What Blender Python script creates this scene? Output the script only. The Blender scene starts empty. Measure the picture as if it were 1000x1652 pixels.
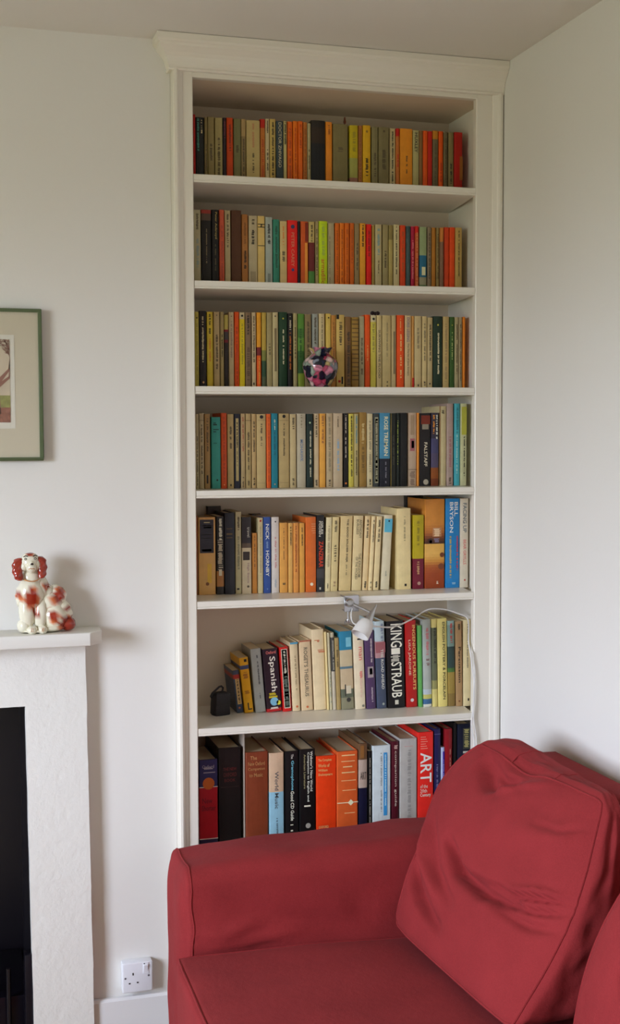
import bpy, bmesh, math, random
from mathutils import Vector, Matrix, noise
random.seed(7)
SC = bpy.context.scene
COL = SC.collection

# ------------------------------------------------------------------ camera
F_PX, YAW, PITCH, ROLL = 2050.0, .285, .0607807, -.002889
CAM_D, CAM_H = 3.18, 1.6
def cam_axes():
    fwd = Vector((math.sin(YAW)*math.cos(PITCH), math.cos(YAW)*math.cos(PITCH), -math.sin(PITCH)))
    r = fwd.cross(Vector((0, 0, 1))).normalized(); u = r.cross(fwd)
    c, s = math.cos(ROLL), math.sin(ROLL)
    return c*r+s*u, -s*r+c*u, fwd
CR, CU, CF = cam_axes()
cd = bpy.data.cameras.new('camera'); cam = bpy.data.objects.new('camera', cd); COL.objects.link(cam)
cd.sensor_fit = 'VERTICAL'; cd.sensor_height = 36; cd.sensor_width = 36*1000/1652; cd.lens = F_PX/1652*36
cd.clip_start = .05; cd.clip_end = 60
m = Matrix.Identity(4)
for i in range(3):
    m[i][0] = CR[i]; m[i][1] = CU[i]; m[i][2] = -CF[i]
m[0][3], m[1][3], m[2][3] = 0, -CAM_D, CAM_H
cam.matrix_world = m
SC.camera = cam
def ray(px, py): return (px-500)/F_PX*CR-(py-826)/F_PX*CU+CF
def at(px, py, Y=0.0):            # photograph measurement -> point on the upright plane y = Y
    v = ray(px, py); t = (CAM_D+Y)/v.y
    return Vector((v.x*t, Y, CAM_H+v.z*t))

# ------------------------------------------------------------------ world, light, exposure
w = bpy.data.worlds.new('sky'); SC.world = w; w.use_nodes = True
_nt = w.node_tree; bg = _nt.nodes['Background']; bg.inputs[1].default_value = 24
_tc = _nt.nodes.new('ShaderNodeTexCoord'); _sp = _nt.nodes.new('ShaderNodeSeparateXYZ'); _rp = _nt.nodes.new('ShaderNodeValToRGB'); _mr = _nt.nodes.new('ShaderNodeMapRange')
_mr.inputs['From Min'].default_value = -1; _mr.inputs['From Max'].default_value = 1
_nt.links.new(_tc.outputs['Generated'], _sp.inputs[0]); _nt.links.new(_sp.outputs['Z'], _mr.inputs['Value']); _nt.links.new(_mr.outputs[0], _rp.inputs[0]); _nt.links.new(_rp.outputs[0], bg.inputs[0])
_e = _rp.color_ramp.elements          # lawn below the horizon, hazy overcast sky above it
_e[0].position = 0; _e[0].color = (.10, .112, .075, 1); _e[1].position = 1; _e[1].color = (.80, .90, 1.10, 1)
for _p, _c in ((.47, (.15, .165, .12, 1)), (.53, (.82, .90, 1.08, 1))):
    _n = _e.new(_p); _n.color = _c
SC.view_settings.view_transform = 'Standard'; SC.view_settings.look = 'None'
SC.view_settings.gamma = 1; SC.view_settings.use_curve_mapping = False
SC.view_settings.exposure = 0.68
SC.cycles.use_denoising = True
SC.cycles.max_bounces = 10; SC.cycles.diffuse_bounces = 6; SC.cycles.transparent_max_bounces = 12
SC.cycles.sample_clamp_indirect = 6; SC.cycles.caustics_reflective = False; SC.cycles.caustics_refractive = False
WIN_Y, WIN_Z = -2.15, 1.5      # middle of the window in the wall on the left
ld = bpy.data.lights.new('window_portal', 'AREA'); ld.shape = 'RECTANGLE'; ld.size = 1.5; ld.size_y = 1.5; ld.cycles.is_portal = True
po = bpy.data.objects.new('window_portal', ld); COL.objects.link(po); po.location = (-2.37, WIN_Y, WIN_Z); po.rotation_euler = (0, math.radians(-90), 0)

# ------------------------------------------------------------------ materials
def lin(c): c /= 255; return c/12.92 if c <= .04045 else ((c+.055)/1.055)**2.4
MATS = {}
def mat(name, rgb, rough=.5, metal=0, spec=.5, bump=0, bscale=60, vary=0, vscale=8, coat=0, sheen=0, k=1.0):
    key = (name, tuple(rgb), rough, metal, k)
    if key in MATS: return MATS[key]
    mt = bpy.data.materials.new(name); mt.use_nodes = True; nt = mt.node_tree; N = nt.nodes; L = nt.links
    b = N['Principled BSDF']; tint = (1.06, 1, .86) if k != 1 else (1, 1, 1); col = [min(.86, lin(c)*k*t_) for c, t_ in zip(rgb, tint)]+[1]
    b.inputs['Base Color'].default_value = col; b.inputs['Roughness'].default_value = rough
    b.inputs['Metallic'].default_value = metal; b.inputs['Specular IOR Level'].default_value = spec
    if coat: b.inputs['Coat Weight'].default_value = coat; b.inputs['Coat Roughness'].default_value = .08
    if sheen: b.inputs['Sheen Weight'].default_value = sheen; b.inputs['Sheen Roughness'].default_value = .4
    tc = N.new('ShaderNodeTexCoord')
    if bump:
        nz = N.new('ShaderNodeTexNoise'); nz.inputs['Scale'].default_value = bscale; nz.inputs['Detail'].default_value = 4
        L.new(tc.outputs['Object'], nz.inputs['Vector'])
        bp = N.new('ShaderNodeBump'); bp.inputs['Strength'].default_value = bump; bp.inputs['Distance'].default_value = .002
        L.new(nz.outputs['Fac'], bp.inputs['Height']); L.new(bp.outputs['Normal'], b.inputs['Normal'])
    if vary:
        n2 = N.new('ShaderNodeTexNoise'); n2.inputs['Scale'].default_value = vscale; n2.inputs['Detail'].default_value = 6
        L.new(tc.outputs['Object'], n2.inputs['Vector'])
        hs = N.new('ShaderNodeHueSaturation'); mr = N.new('ShaderNodeMapRange')
        mr.inputs['From Min'].default_value = .3; mr.inputs['From Max'].default_value = .7
        mr.inputs['To Min'].default_value = 1-vary; mr.inputs['To Max'].default_value = 1+vary*.6
        L.new(n2.outputs['Fac'], mr.inputs['Value']); L.new(mr.outputs['Result'], hs.inputs['Value'])
        hs.inputs['Color'].default_value = col; L.new(hs.outputs['Color'], b.inputs['Base Color'])
    MATS[key] = mt; return mt

M_WALL = mat('wall_paint', (226, 224, 219), .75, bump=.12, bscale=90)
M_CEIL = mat('ceiling_paint', (226, 223, 216), .85, bump=.1, bscale=60)
M_INNER = mat('cream_paint_shaded', (222, 206, 183), .45, bump=.05, bscale=25)  # cream paint with the warm shade of the recess put into its colour
M_GLOSS = mat('cream_gloss_paint', (232, 227, 215), .32, bump=.05, bscale=25)
M_PAGES = mat('page_edges', (214, 198, 162), .8, bump=.5, bscale=500)
M_STONE = mat('painted_stone', (226, 225, 219), .5, bump=.5, bscale=130)
M_DARK = mat('black_iron', (16, 12, 18), .35)
M_FLOOR = mat('floor_boards', (158, 136, 104), .5, vary=.2)
M_WHITEP = mat('white_plastic', (228, 230, 236), .3)
M_HOLE = mat('socket_hole', (25, 22, 25), .6)

# ------------------------------------------------------------------ builders
def link(name, me, mats, parent=None, smooth=False):
    o = bpy.data.objects.new(name, me); COL.objects.link(o)
    for mm in (mats if isinstance(mats, (list, tuple)) else [mats]): me.materials.append(mm)
    if parent is not None: o.parent = parent
    if smooth:
        for p in me.polygons: p.use_smooth = True
    return o
def tag(o, label=None, cat=None, group=None, kind=None):
    if label: o['label'] = label
    if cat: o['category'] = cat
    if group: o['group'] = group
    if kind: o['kind'] = kind
    return o
def empty(name, loc=(0, 0, 0), **k):
    o = bpy.data.objects.new(name, None); COL.objects.link(o); o.location = loc; o.empty_display_size = .02
    return tag(o, **k)
class MB:
    def __init__(s): s.v = []; s.f = []; s.mi = []
    def add(s, vs, fs, mi=0):
        n = len(s.v); s.v += [tuple(v) for v in vs]; s.f += [tuple(i+n for i in f) for f in fs]; s.mi += [mi]*len(fs); return s
    def box(s, x0, x1, y0, y1, z0, z1, mi=0):
        return s.add([(x, y, z) for z in (z0, z1) for x, y in ((x0, y0), (x1, y0), (x1, y1), (x0, y1))],
                     [(3, 2, 1, 0), (4, 5, 6, 7), (0, 1, 5, 4), (1, 2, 6, 5), (2, 3, 7, 6), (3, 0, 4, 7)], mi)
    def prism(s, prof, a, b, mi=0):      # prof: list of 3-D offsets, swept from a to b
        n = len(prof); A = [Vector(a)+Vector(p) for p in prof]; B = [Vector(b)+Vector(p) for p in prof]
        return s.add(A+B, [tuple(range(n)), tuple(range(2*n-1, n-1, -1))]+[(i, i+n, (i+1) % n+n, (i+1) % n) for i in range(n)], mi)
    def tube(s, pts, r, n=8, closed=False, mi=0, caps=True):
        pts = [Vector(p) for p in pts]; m = len(pts); rs = r if isinstance(r, (list, tuple)) else [r]*m
        vs = []; up = Vector((.13, .31, .94)); prev = None
        for i in range(m):
            if closed: t = pts[(i+1) % m]-pts[i-1]
            else: t = pts[min(i+1, m-1)]-pts[max(i-1, 0)]
            t.normalize()
            a = (prev-t*prev.dot(t)) if prev is not None else t.cross(up)
            if a.length < 1e-6: a = t.orthogonal()
            a.normalize(); prev = a.copy(); b = t.cross(a)
            for k in range(n):
                q = 2*math.pi*k/n; vs.append(pts[i]+(a*math.cos(q)+b*math.sin(q))*rs[i])
        fs = [(i*n+k, i*n+(k+1) % n, ((i+1) % m)*n+(k+1) % n, ((i+1) % m)*n+k) for i in range(m if closed else m-1) for k in range(n)]
        if not closed and caps: fs += [tuple(range(n-1, -1, -1)), tuple((m-1)*n+k for k in range(n))]
        return s.add(vs, fs, mi)
    def lathe(s, prof, axis=(0, 0, 1), org=(0, 0, 0), n=32, mi=0, wob=None):
        ax = Vector(axis).normalized(); a = ax.orthogonal().normalized(); b = ax.cross(a); org = Vector(org); vs = []
        for j, (r, h) in enumerate(prof):
            for k in range(n):
                q = 2*math.pi*k/n; rr, hh = (r, h) if not wob else wob(j, q, r, h)
                vs.append(org+ax*hh+(a*math.cos(q)+b*math.sin(q))*rr)
        m = len(prof)
        return s.add(vs, [(i*n+k, i*n+(k+1) % n, (i+1)*n+(k+1) % n, (i+1)*n+k) for i in range(m-1) for k in range(n)], mi)
    def ball(s, c, r, n=14, mi=0):
        r = Vector(r) if isinstance(r, (tuple, list, Vector)) else Vector((r, r, r)); vs = []; h = n//2
        for i in range(h+1):
            t = math.pi*i/h
            for k in range(n):
                q = 2*math.pi*k/n; vs.append((c[0]+r[0]*math.sin(t)*math.cos(q), c[1]+r[1]*math.sin(t)*math.sin(q), c[2]+r[2]*math.cos(t)))
        return s.add(vs, [(i*n+k, (i+1)*n+k, (i+1)*n+(k+1) % n, i*n+(k+1) % n) for i in range(h) for k in range(n)], mi)
    def mesh(s, name):
        me = bpy.data.meshes.new(name); me.from_pydata(s.v, [], s.f); me.update()
        for p, i in zip(me.polygons, s.mi): p.material_index = i
        return me
    def build(s, name, mats, parent=None, smooth=False, bevel=0, seg=2, angle=35):
        me = s.mesh(name)
        bm = bmesh.new(); bm.from_mesh(me); bmesh.ops.remove_doubles(bm, verts=bm.verts, dist=1e-6)
        bmesh.ops.recalc_face_normals(bm, faces=bm.faces)
        if bevel:
            es = [e for e in bm.edges if len(e.link_faces) == 2 and e.calc_face_angle(0) > math.radians(angle)]
            bmesh.ops.bevel(bm, geom=es, offset=bevel, segments=seg, profile=.5, affect='EDGES', clamp_overlap=True)
        bm.to_mesh(me); bm.free()
        o = link(name, me, mats, parent)
        if smooth or bevel:
            for p in me.polygons: p.use_smooth = True
            if hasattr(me, 'set_sharp_from_angle'): me.set_sharp_from_angle(angle=math.radians(40))
        return o

# ------------------------------------------------------------------ the room
CEIL = 2.585; XR = 1.473; WY = .03; XL = -2.3; YB = -5.2
OX0, OX1 = .63, 1.397                 # bookcase opening
FX0, FX1, FZ = -.62, .197, .932        # fireplace opening
mb = MB()
mb.box(XL, FX0-.02, WY, .5, 0, CEIL); mb.box(FX0-.02, FX1+.02, WY, .5, FZ+.02, CEIL); mb.box(FX1+.02, .578, WY, .5, 0, CEIL)
mb.box(.578, XR+.1, .29, .5, 0, CEIL)
tag(mb.build('wall_back', M_WALL), kind='structure')
tag(MB().box(XR, XR+.12, YB, .29, 0, CEIL).build('wall_right', M_WALL), kind='structure')
tag(MB().box(XL-.1, XR+.12, YB-.1, .5, CEIL, CEIL+.1).build('ceiling', M_CEIL), kind='structure')
tag(MB().box(XL-.1, XR+.12, YB-.1, .5, -.1, 0).build('floor', M_FLOOR), kind='structure')
tag(MB().box(XL-.1, XR+.12, YB-.1, YB, 0, CEIL).build('wall_rear', M_WALL), kind='structure')
mb = MB(); y0, y1, z0, z1 = WIN_Y-.7, WIN_Y+.7, .8, 2.2
mb.box(XL-.15, XL, YB, y0, 0, CEIL); mb.box(XL-.15, XL, y1, WY, 0, CEIL); mb.box(XL-.15, XL, y0, y1, 0, z0); mb.box(XL-.15, XL, y0, y1, z1, CEIL)
tag(mb.build('wall_left', M_WALL), kind='structure')
mb = MB(); X0, X1 = XL-.12, XL-.07
for a, b in ((y0, y0+.05), (y1-.05, y1)): mb.box(X0, X1, a, b, z0, z1)
for a, b in ((z0, z0+.06), (z1-.05, z1), ((z0+z1)/2-.02, (z0+z1)/2+.02)): mb.box(X0, X1, y0+.05, y1-.05, a, b)
tag(mb.build('window_1', M_GLOSS), kind='structure')

# skirting between chimney piece and bookcase
mb = MB(); mb.prism([(0, 0, 0), (0, 0, .150), (0, -.004, .156), (0, -.014, .156), (0, -.02, .150), (0, -.02, 0)], (.353, WY-.0005, 0), (.5775, WY-.0005, 0))
tag(mb.build('baseboard_left', mat('skirting_paint', (226, 226, 226), .35)), kind='structure')

# ------------------------------------------------------------------ bookcase
BK = empty('bookcase', (1.02, 0, 0), label='tall built-in cream painted bookcase filling the alcove beside the right-hand wall', cat='bookcase')
def off(o, root):                     # keep world-space geometry although the root sits elsewhere
    o.matrix_parent_inverse = Matrix.Translation(-Vector(root.location)); return o
BD = .275                             # inner depth
ZT = 2.491
stile_l = [(.5785, WY), (.5785, -.008), (.581, -.0125), (.587, -.0135), (.591, -.0115), (.594, -.008), (.603, -.003), (.604, 0), (OX0-.002, 0), (OX0, .002), (OX0, .02), (.612, .02), (.612, BD+.012), (.5785, BD+.012)]
stile_r = [(XR-.0015, BD+.012), (XR-.0015, -.008), (1.468, -.0125), (1.462, -.0135), (1.457, -.0115), (1.454, -.008), (1.444, -.003), (1.443, 0), (OX1+.002, 0), (OX1, .002), (OX1, .02), (1.432, .02), (1.432, BD+.012)]
off(MB().prism([(x, y, 0) for x, y in stile_l], (0, 0, 0), (0, 0, 2.507)).build('side_panel', M_GLOSS, BK), BK)
off(MB().prism([(x, y, 0) for x, y in stile_r], (0, 0, 0), (0, 0, 2.507)).build('side_panel', M_GLOSS, BK), BK)
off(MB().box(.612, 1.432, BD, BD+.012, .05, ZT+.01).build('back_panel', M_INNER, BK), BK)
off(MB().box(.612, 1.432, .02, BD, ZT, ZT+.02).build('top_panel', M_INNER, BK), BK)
off(MB().prism([(0, .02, ZT), (0, .001, ZT), (0, 0, ZT+.001), (0, 0, 2.507), (0, .02, 2.507)], (OX0-.001, 0, 0), (OX1+.001, 0, 0)).build('head_rail', M_GLOSS, BK), BK)
# cornice: profile swept along wall-return, front
prof = [(0, 2.503), (.009, 2.503), (.0115, 2.507), (.009, 2.511), (.012, 2.516), (.0135, 2.524), (.017, 2.534), (.023, 2.543), (.031, 2.551), (.036, 2.556), (.037, 2.561), (.041, 2.564), (.044, 2.569), (.044, 2.5835), (0, 2.5835)]
mb = MB(); n = len(prof); vs = []
for o_, z in prof: vs.append((.5785-o_, WY-.0005, z))
for o_, z in prof: vs.append((.5785-o_, -o_-.001, z))
for o_, z in prof: vs.append((XR-.001, -o_-.001, z))
fs = [(j*n+i, j*n+(i+1) % n, (j+1)*n+(i+1) % n, (j+1)*n+i) for j in (0, 1) for i in range(n)]+[tuple(range(n)), tuple(range(3*n-1, 2*n-1, -1))]
off(mb.add(vs, fs).build('cornice', M_GLOSS, BK), BK)
# shelves: (left height, right height) of the top surface; a bead runs under the front lip of the lower ones
SHELF = {1: (2.2535, 2.2575), 2: (1.9890, 1.9935), 3: (1.7235, 1.7255), 4: (1.4585, 1.4570), 5: (1.1740, 1.1700), 6: (.8445, .8370), 7: (.5000, .5000)}
def shelf_z(i, x):
    a, b = SHELF[i]; return a+(b-a)*(x-OX0)/(OX1-OX0)
for i, (zl, zr) in SHELF.items():
    th = .020
    pf = [(.002, -.0), (.0005, -.0015), (.0005, -.013), (.003, -.0145), (.0015, -.0165), (.0015, -th+.001), (.003, -th), (BD, -th), (BD, 0)]
    vs = [(OX0+(.001 if y < .02 else -.017), y, zl+z) for y, z in pf]+[(OX1-(.001 if y < .02 else -.034), y, zr+z) for y, z in pf]; n = len(pf)
    off(MB().add(vs, [tuple(range(n)), tuple(range(2*n-1, n-1, -1))]+[(k, k+n, (k+1) % n+n, (k+1) % n) for k in range(n)]).build('shelf', M_GLOSS, BK), BK)
off(MB().box(.7645, .7680, .066, BD, .5, .8225).build('divider', mat('shaded_board', (176, 164, 150), .6), BK), BK)  # board colour darkened to carry the shade low in the case
off(MB().box(.630, 1.397, .002, .02, 0, .48).build('plinth', M_GLOSS, BK), BK)

# ------------------------------------------------------------------ lettering
FONT_CACHE = {}
def glyphs(s):
    if s not in FONT_CACHE:
        cu = bpy.data.curves.new('lettering', 'FONT'); cu.body = s; cu.resolution_u = 2; cu.size = 1
        if any(ch.isupper() for ch in s): cu.offset = .012
        o = bpy.data.objects.new('lettering', cu); COL.objects.link(o)
        me = bpy.data.meshes.new_from_object(o, depsgraph=bpy.context.evaluated_depsgraph_get())
        xs = [v.co.x for v in me.vertices]; ys = [v.co.y for v in me.vertices]
        ax, bx, ay, by = min(xs), max(xs), min(ys), max(ys)
        FONT_CACHE[s] = ([((v.co.x-ax)/(bx-ax), (v.co.y-ay)/(by-ay)) for v in me.vertices], [tuple(p.vertices) for p in me.polygons])
        bpy.data.objects.remove(o); bpy.data.curves.remove(cu); bpy.data.meshes.remove(me)
    return FONT_CACHE[s]
def spine_text(mb, s, x0, x1, ztop, zbot, y, mi, horizontal=False):
    vs, fs = glyphs(s)
    if horizontal: P = [(x0+(x1-x0)*u, y, zbot+(ztop-zbot)*v) for u, v in vs]
    else: P = [(x0+(x1-x0)*v, y, ztop-(ztop-zbot)*u) for u, v in vs]
    mb.add(P, fs, mi)
def worn_marks(mb, x0, x1, ztop, zbot, y, mi, rng):      # tiny worn print too small to read in the photograph
    z = ztop; wd = x1-x0
    while z > zbot:
        l = rng.uniform(.0012, .0028)
        if rng.random() < .2: z -= .0028; continue
        a = rng.uniform(0, .25); b = rng.uniform(.75, 1)
        mb.add([(x0+wd*a, y, z-l), (x0+wd*b, y, z-l), (x0+wd*b, y, z), (x0+wd*a, y, z)], [(0, 1, 2, 3)], mi); z -= l+.0007

# ------------------------------------------------------------------ books
SK = {1: 1.5, 2: 1.45, 3: 1.35, 4: 1.2, 5: 1.1, 6: 1.1, 7: 1.25}      # photograph tone -> paper colour, per shelf
ORD = ['', 'first', 'second', 'third', 'fourth', 'fifth', 'sixth', 'seventh', 'eighth', 'ninth', 'tenth', 'eleventh', 'twelfth', 'thirteenth', 'fourteenth', 'fifteenth', 'sixteenth', 'seventeenth', 'eighteenth', 'nineteenth', 'twentieth', 'twenty-first', 'twenty-second', 'twenty-third', 'twenty-fourth']
SHN = {1: 'top shelf', 2: 'second shelf down', 3: 'third shelf down', 4: 'fourth shelf down', 5: 'fifth shelf down', 6: 'sixth shelf down', 7: 'lowest visible shelf'}
def book_material(shelf, rgb, hard=False):
    return mat('book_cover', rgb, .38 if shelf > 4 else .5, k=SK[shelf], bump=.15, bscale=220, vary=.10, vscale=35, spec=.4)
def make_book(shelf, X0, X1, Y, z, h, depth, lean, segs, marks, hard=False):
    t = (X1-X0)*math.cos(lean)-.0011; t = max(t, .003)
    root = empty('book', ((X0+X1)/2, Y, z+abs(math.sin(lean))*t/2+.0002)); root.rotation_euler = (0, lean, 0)
    rng = random.Random(int(X0*1e5)+shelf)
    wc = .0022 if hard else .0004; ov = .003 if hard else .0006; bl = .0014 if t > .02 else .0008
    r = min(t*.14, .0021) if not hard else min(t*.2, .003)
    outer = [(-t/2, depth), (-t/2, r), (-t/2+r*.3, r*.25), (-t/2+r, -0)]
    nb = 3
    for k in range(1, nb+1):
        u = k/(nb+1); outer.append((-t/2+r+(t-2*r)*u, -bl*math.sin(math.pi*u)))
    outer += [(t/2-r, 0), (t/2-r*.3, r*.25), (t/2, r), (t/2, depth)]
    inner = [(t/2-wc, depth), (t/2-wc, r+wc+.001), (-t/2+wc, r+wc+.001), (-t/2+wc, depth)]
    loop = outer+inner; n = len(loop)
    zs = [h]+[h*(1-f) for f, _ in segs[1:]]+[0]; zs = sorted(set(zs), reverse=True)
    mb = MB(); mats = [book_material(shelf, c) for _, c in segs]
    vs = [(x, y, zz) for zz in zs for x, y in loop]; fs = []; mi = []
    for j in range(len(zs)-1):
        for k in range(n):
            fs.append((j*n+k, (j+1)*n+k, (j+1)*n+(k+1) % n, j*n+(k+1) % n)); mi.append(min(j, len(segs)-1))
    # end caps of the U made of quads/tris: spine strip and the two boards
    for j, flip in ((0, False), (len(zs)-1, True)):
        b = j*n; no = len(outer); q = [b+0, b+1, b+n-2, b+n-1]; q2 = [b+no-2, b+no-1, b+no, b+no+1]; q3 = [b+i for i in range(1, no-1)]+[b+no+1, b+n-2]
        for f in (q, q2, q3): fs.append(tuple(f if flip else f[::-1])); mi.append(min(j, len(segs)-1) if j == 0 else len(segs)-1)
    me = bpy.data.meshes.new('cover'); me.from_pydata(vs, [], fs); me.update()
    for p, i in zip(me.polygons, mi): p.material_index = i
    link('cover', me, mats, root)
    px = t/2-wc-.0001
    if px > .0008: link('pages', MB().box(-px, px, r+wc+.0012, depth-ov-.001, ov, h-ov).mesh('pages'), M_PAGES, root)
    if marks:
        yb = -bl-.0002
        for mk in marks:
            if mk[0] == 'P': continue
        groups = {}
        for mk in marks:                 # (text, from, to, colour, across0, across1[, 'h'])
            s, f0, f1, c = mk[:4]; a0 = mk[4] if len(mk) > 4 else .22; a1 = mk[5] if len(mk) > 5 else .78; hz = len(mk) > 6
            xa, xb = -t/2+t*a0, -t/2+t*a1; za, zb = h*(1-f0), h*(1-f1)
            if s == '#':
                mb2 = MB().box(xa, xb, -bl-.00025, 0, zb, za); link('spine_panel', mb2.mesh('spine_panel'), book_material(shelf, c), root); continue
            mb3 = MB()
            yy = -bl-.0005
            if s == '~': worn_marks(mb3, xa, xb, za, zb, yy, 0, rng)
            elif s == 'd': mb3.add([(xa, yy, (za+zb)/2), ((xa+xb)/2, yy, zb), (xb, yy, (za+zb)/2), ((xa+xb)/2, yy, za)], [(0, 1, 2, 3)])
            elif s == 'o': mb3.lathe([(0, .0002), ((xb-xa)/2, .0002)], (0, -1, 0), ((xa+xb)/2, yy+.0003, (za+zb)/2), 14)
            else: spine_text(mb3, s, xa, xb, za, zb, yy, 0, hz)
            groups[len(groups)] = (c, mb3)
        for c, mb3 in groups.values():
            if mb3.v: link('lettering', mb3.mesh('lettering'), mat('ink', c, .5, k=SK[shelf]), root)
    return root

# rows: (x0, x1, top, colour words, colour or bands, marks, options) measured in enlarged crops of the photograph
K = (22, 18, 18); CR_ = (190, 178, 140); WH = (215, 210, 200); GD = (170, 130, 50); RD = (165, 28, 20); TXT = (70, 60, 45)
def tx(*a): return list(a)
f = lambda a=.1, b=.75, c=TXT, lo=.3, hi=.7: [('~', a, b, c, lo, hi)]
def grad(st, n):
    out = []
    for i in range(n):
        t = i/n
        for (a, c0), (b, c1) in zip(st, st[1:]):
            if a <= t < b: out.append((t, tuple(round(p+(q-p)*(t-a)/(b-a)) for p, q in zip(c0, c1))))
    return out
ROWS = {}
ROWS[1] = dict(Y=.125, parts=[((300, 170, 4.348), 300, [
 (50,68,65,'plain red',(150,20,15),[]), (68,128,85,'black with teal and cream lines at the top',(28,30,32),[('~',.04,.24,CR_,.6,.8),('~',.02,.5,(60,130,120),.15,.4)]),
 (130,152,85,'tan',(120,108,70),f(.4,.8)), (152,200,82,'grey-brown',(130,120,80),f(.4,.65)), (203,258,88,'pale green-cream',(150,142,98),f(.3,.9)),
 (258,284,88,'dark plum',(38,28,38),f(.05,.3,(120,60,80))), (284,332,88,'orange-red',(185,65,12),f(.1,.5,(110,40,20))), (332,386,95,'sage green',(105,106,72),f(.4,.5)),
 (386,420,97,'beige with a worn lower half',[(0,(150,130,90)),(.26,(120,105,72))],f(.3,.9)), (422,520,107,'broad cream',(165,150,105),[('~',.05,.4,(160,110,80),.42,.58),('~',.5,.8,TXT,.42,.58)]),
 (520,556,98,'brown with a red head band',[(0,(160,30,12)),(.13,(165,100,40))],f(.3,.9,(150,50,20))), (556,586,95,'cream dashed with black print',(170,160,130),f(.03,.2,K)+f(.45,.75,K)),
 (588,630,97,'mustard cream with black print',(165,145,85),f(.03,.95,K)+[('#',.9,1,(100,30,30),0,1)]), (632,684,112,'dark slate with white capitals',(45,58,68),[('DOCTOR ZHIVAGO',.02,.7,(165,160,140),.3,.72)]),
 (684,708,112,'cream with a black heading',(165,155,110),f(.02,.35,K,.2,.8)), (710,748,115,'dull orange',(190,85,12),f(.1,.9,(150,60,15))), (750,784,112,'bright orange',(215,100,12),f(.1,.9,(160,60,15))),
 (786,820,112,'orange with a darker foot',(205,90,15),f(.05,.4,(150,60,20))), (820,850,120,'faded tan-orange',(160,95,35),f(.1,.9,(120,70,30))), (850,876,128,'slim off-white',(150,145,115),f(.4,.7)),
 (878,978,108,'broad near-black',[(0,(32,28,28)),(.1,(40,30,24)),(.33,(20,22,28))],[])]),
 ((520, 170, 4.0), 300, [
 (20,64,108,'light orange',(215,120,30),f(.05,.2,(130,70,30))), (66,166,122,'broad olive-grey',(105,98,66),f(.35,.42)), (176,230,130,'yellow with a pictorial foot',[(0,(165,150,18)),(.5,(140,142,75)),(.8,(130,90,80))],f(.1,.4,(130,120,30))),
 (230,258,132,'speckled brown',(150,100,50),f(.05,.95,(120,75,40))), (260,312,130,'golden yellow',(188,148,20),f(.48,.78,K)+[('o',.06,.13,(130,100,30),.35,.65)]), (318,360,140,'narrow grey-green',(110,105,76),f(.4,.75)),
 (362,430,142,'grey-olive with small print',(105,98,70),f(.35,.65)+[('o',.04,.09,TXT,.4,.6)]), (432,472,150,'off-white striped with black print',(165,156,122),f(.05,.85,K,.35,.65)), (474,498,150,'orange-brown with a red head',[(0,(165,22,12)),(.12,(165,95,40))],f(.4,.6,RD)),
 (500,582,152,'broad pale orange',(205,125,27),f(.42,.68,(90,60,30),.45,.6)), (584,624,162,'pale grey-green with heavy black capitals',(150,146,106),[('HUXLEY',.04,.35,K,.25,.75)]), (624,648,165,'slim brown',(115,85,50),[]),
 (648,680,165,'vivid orange',(205,75,8),[]), (680,710,168,'deep red',(165,25,10),[]), (710,748,165,'olive with a tan head',[(0,(170,115,30)),(.13,(95,87,65))],f(.2,.9,(75,68,50))), (750,780,168,'slim vivid orange',(210,75,8),f(.5,.8,(150,40,10))),
 (782,808,172,'slim grey-brown',(95,88,66),f(.1,.8)), (812,848,175,'olive-tan',(112,102,68),f(.5,.8,K)), (850,905,175,'crimson with a faded patch',(150,20,10),[('#',.38,.75,(130,80,30),.65,1)])])])
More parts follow.
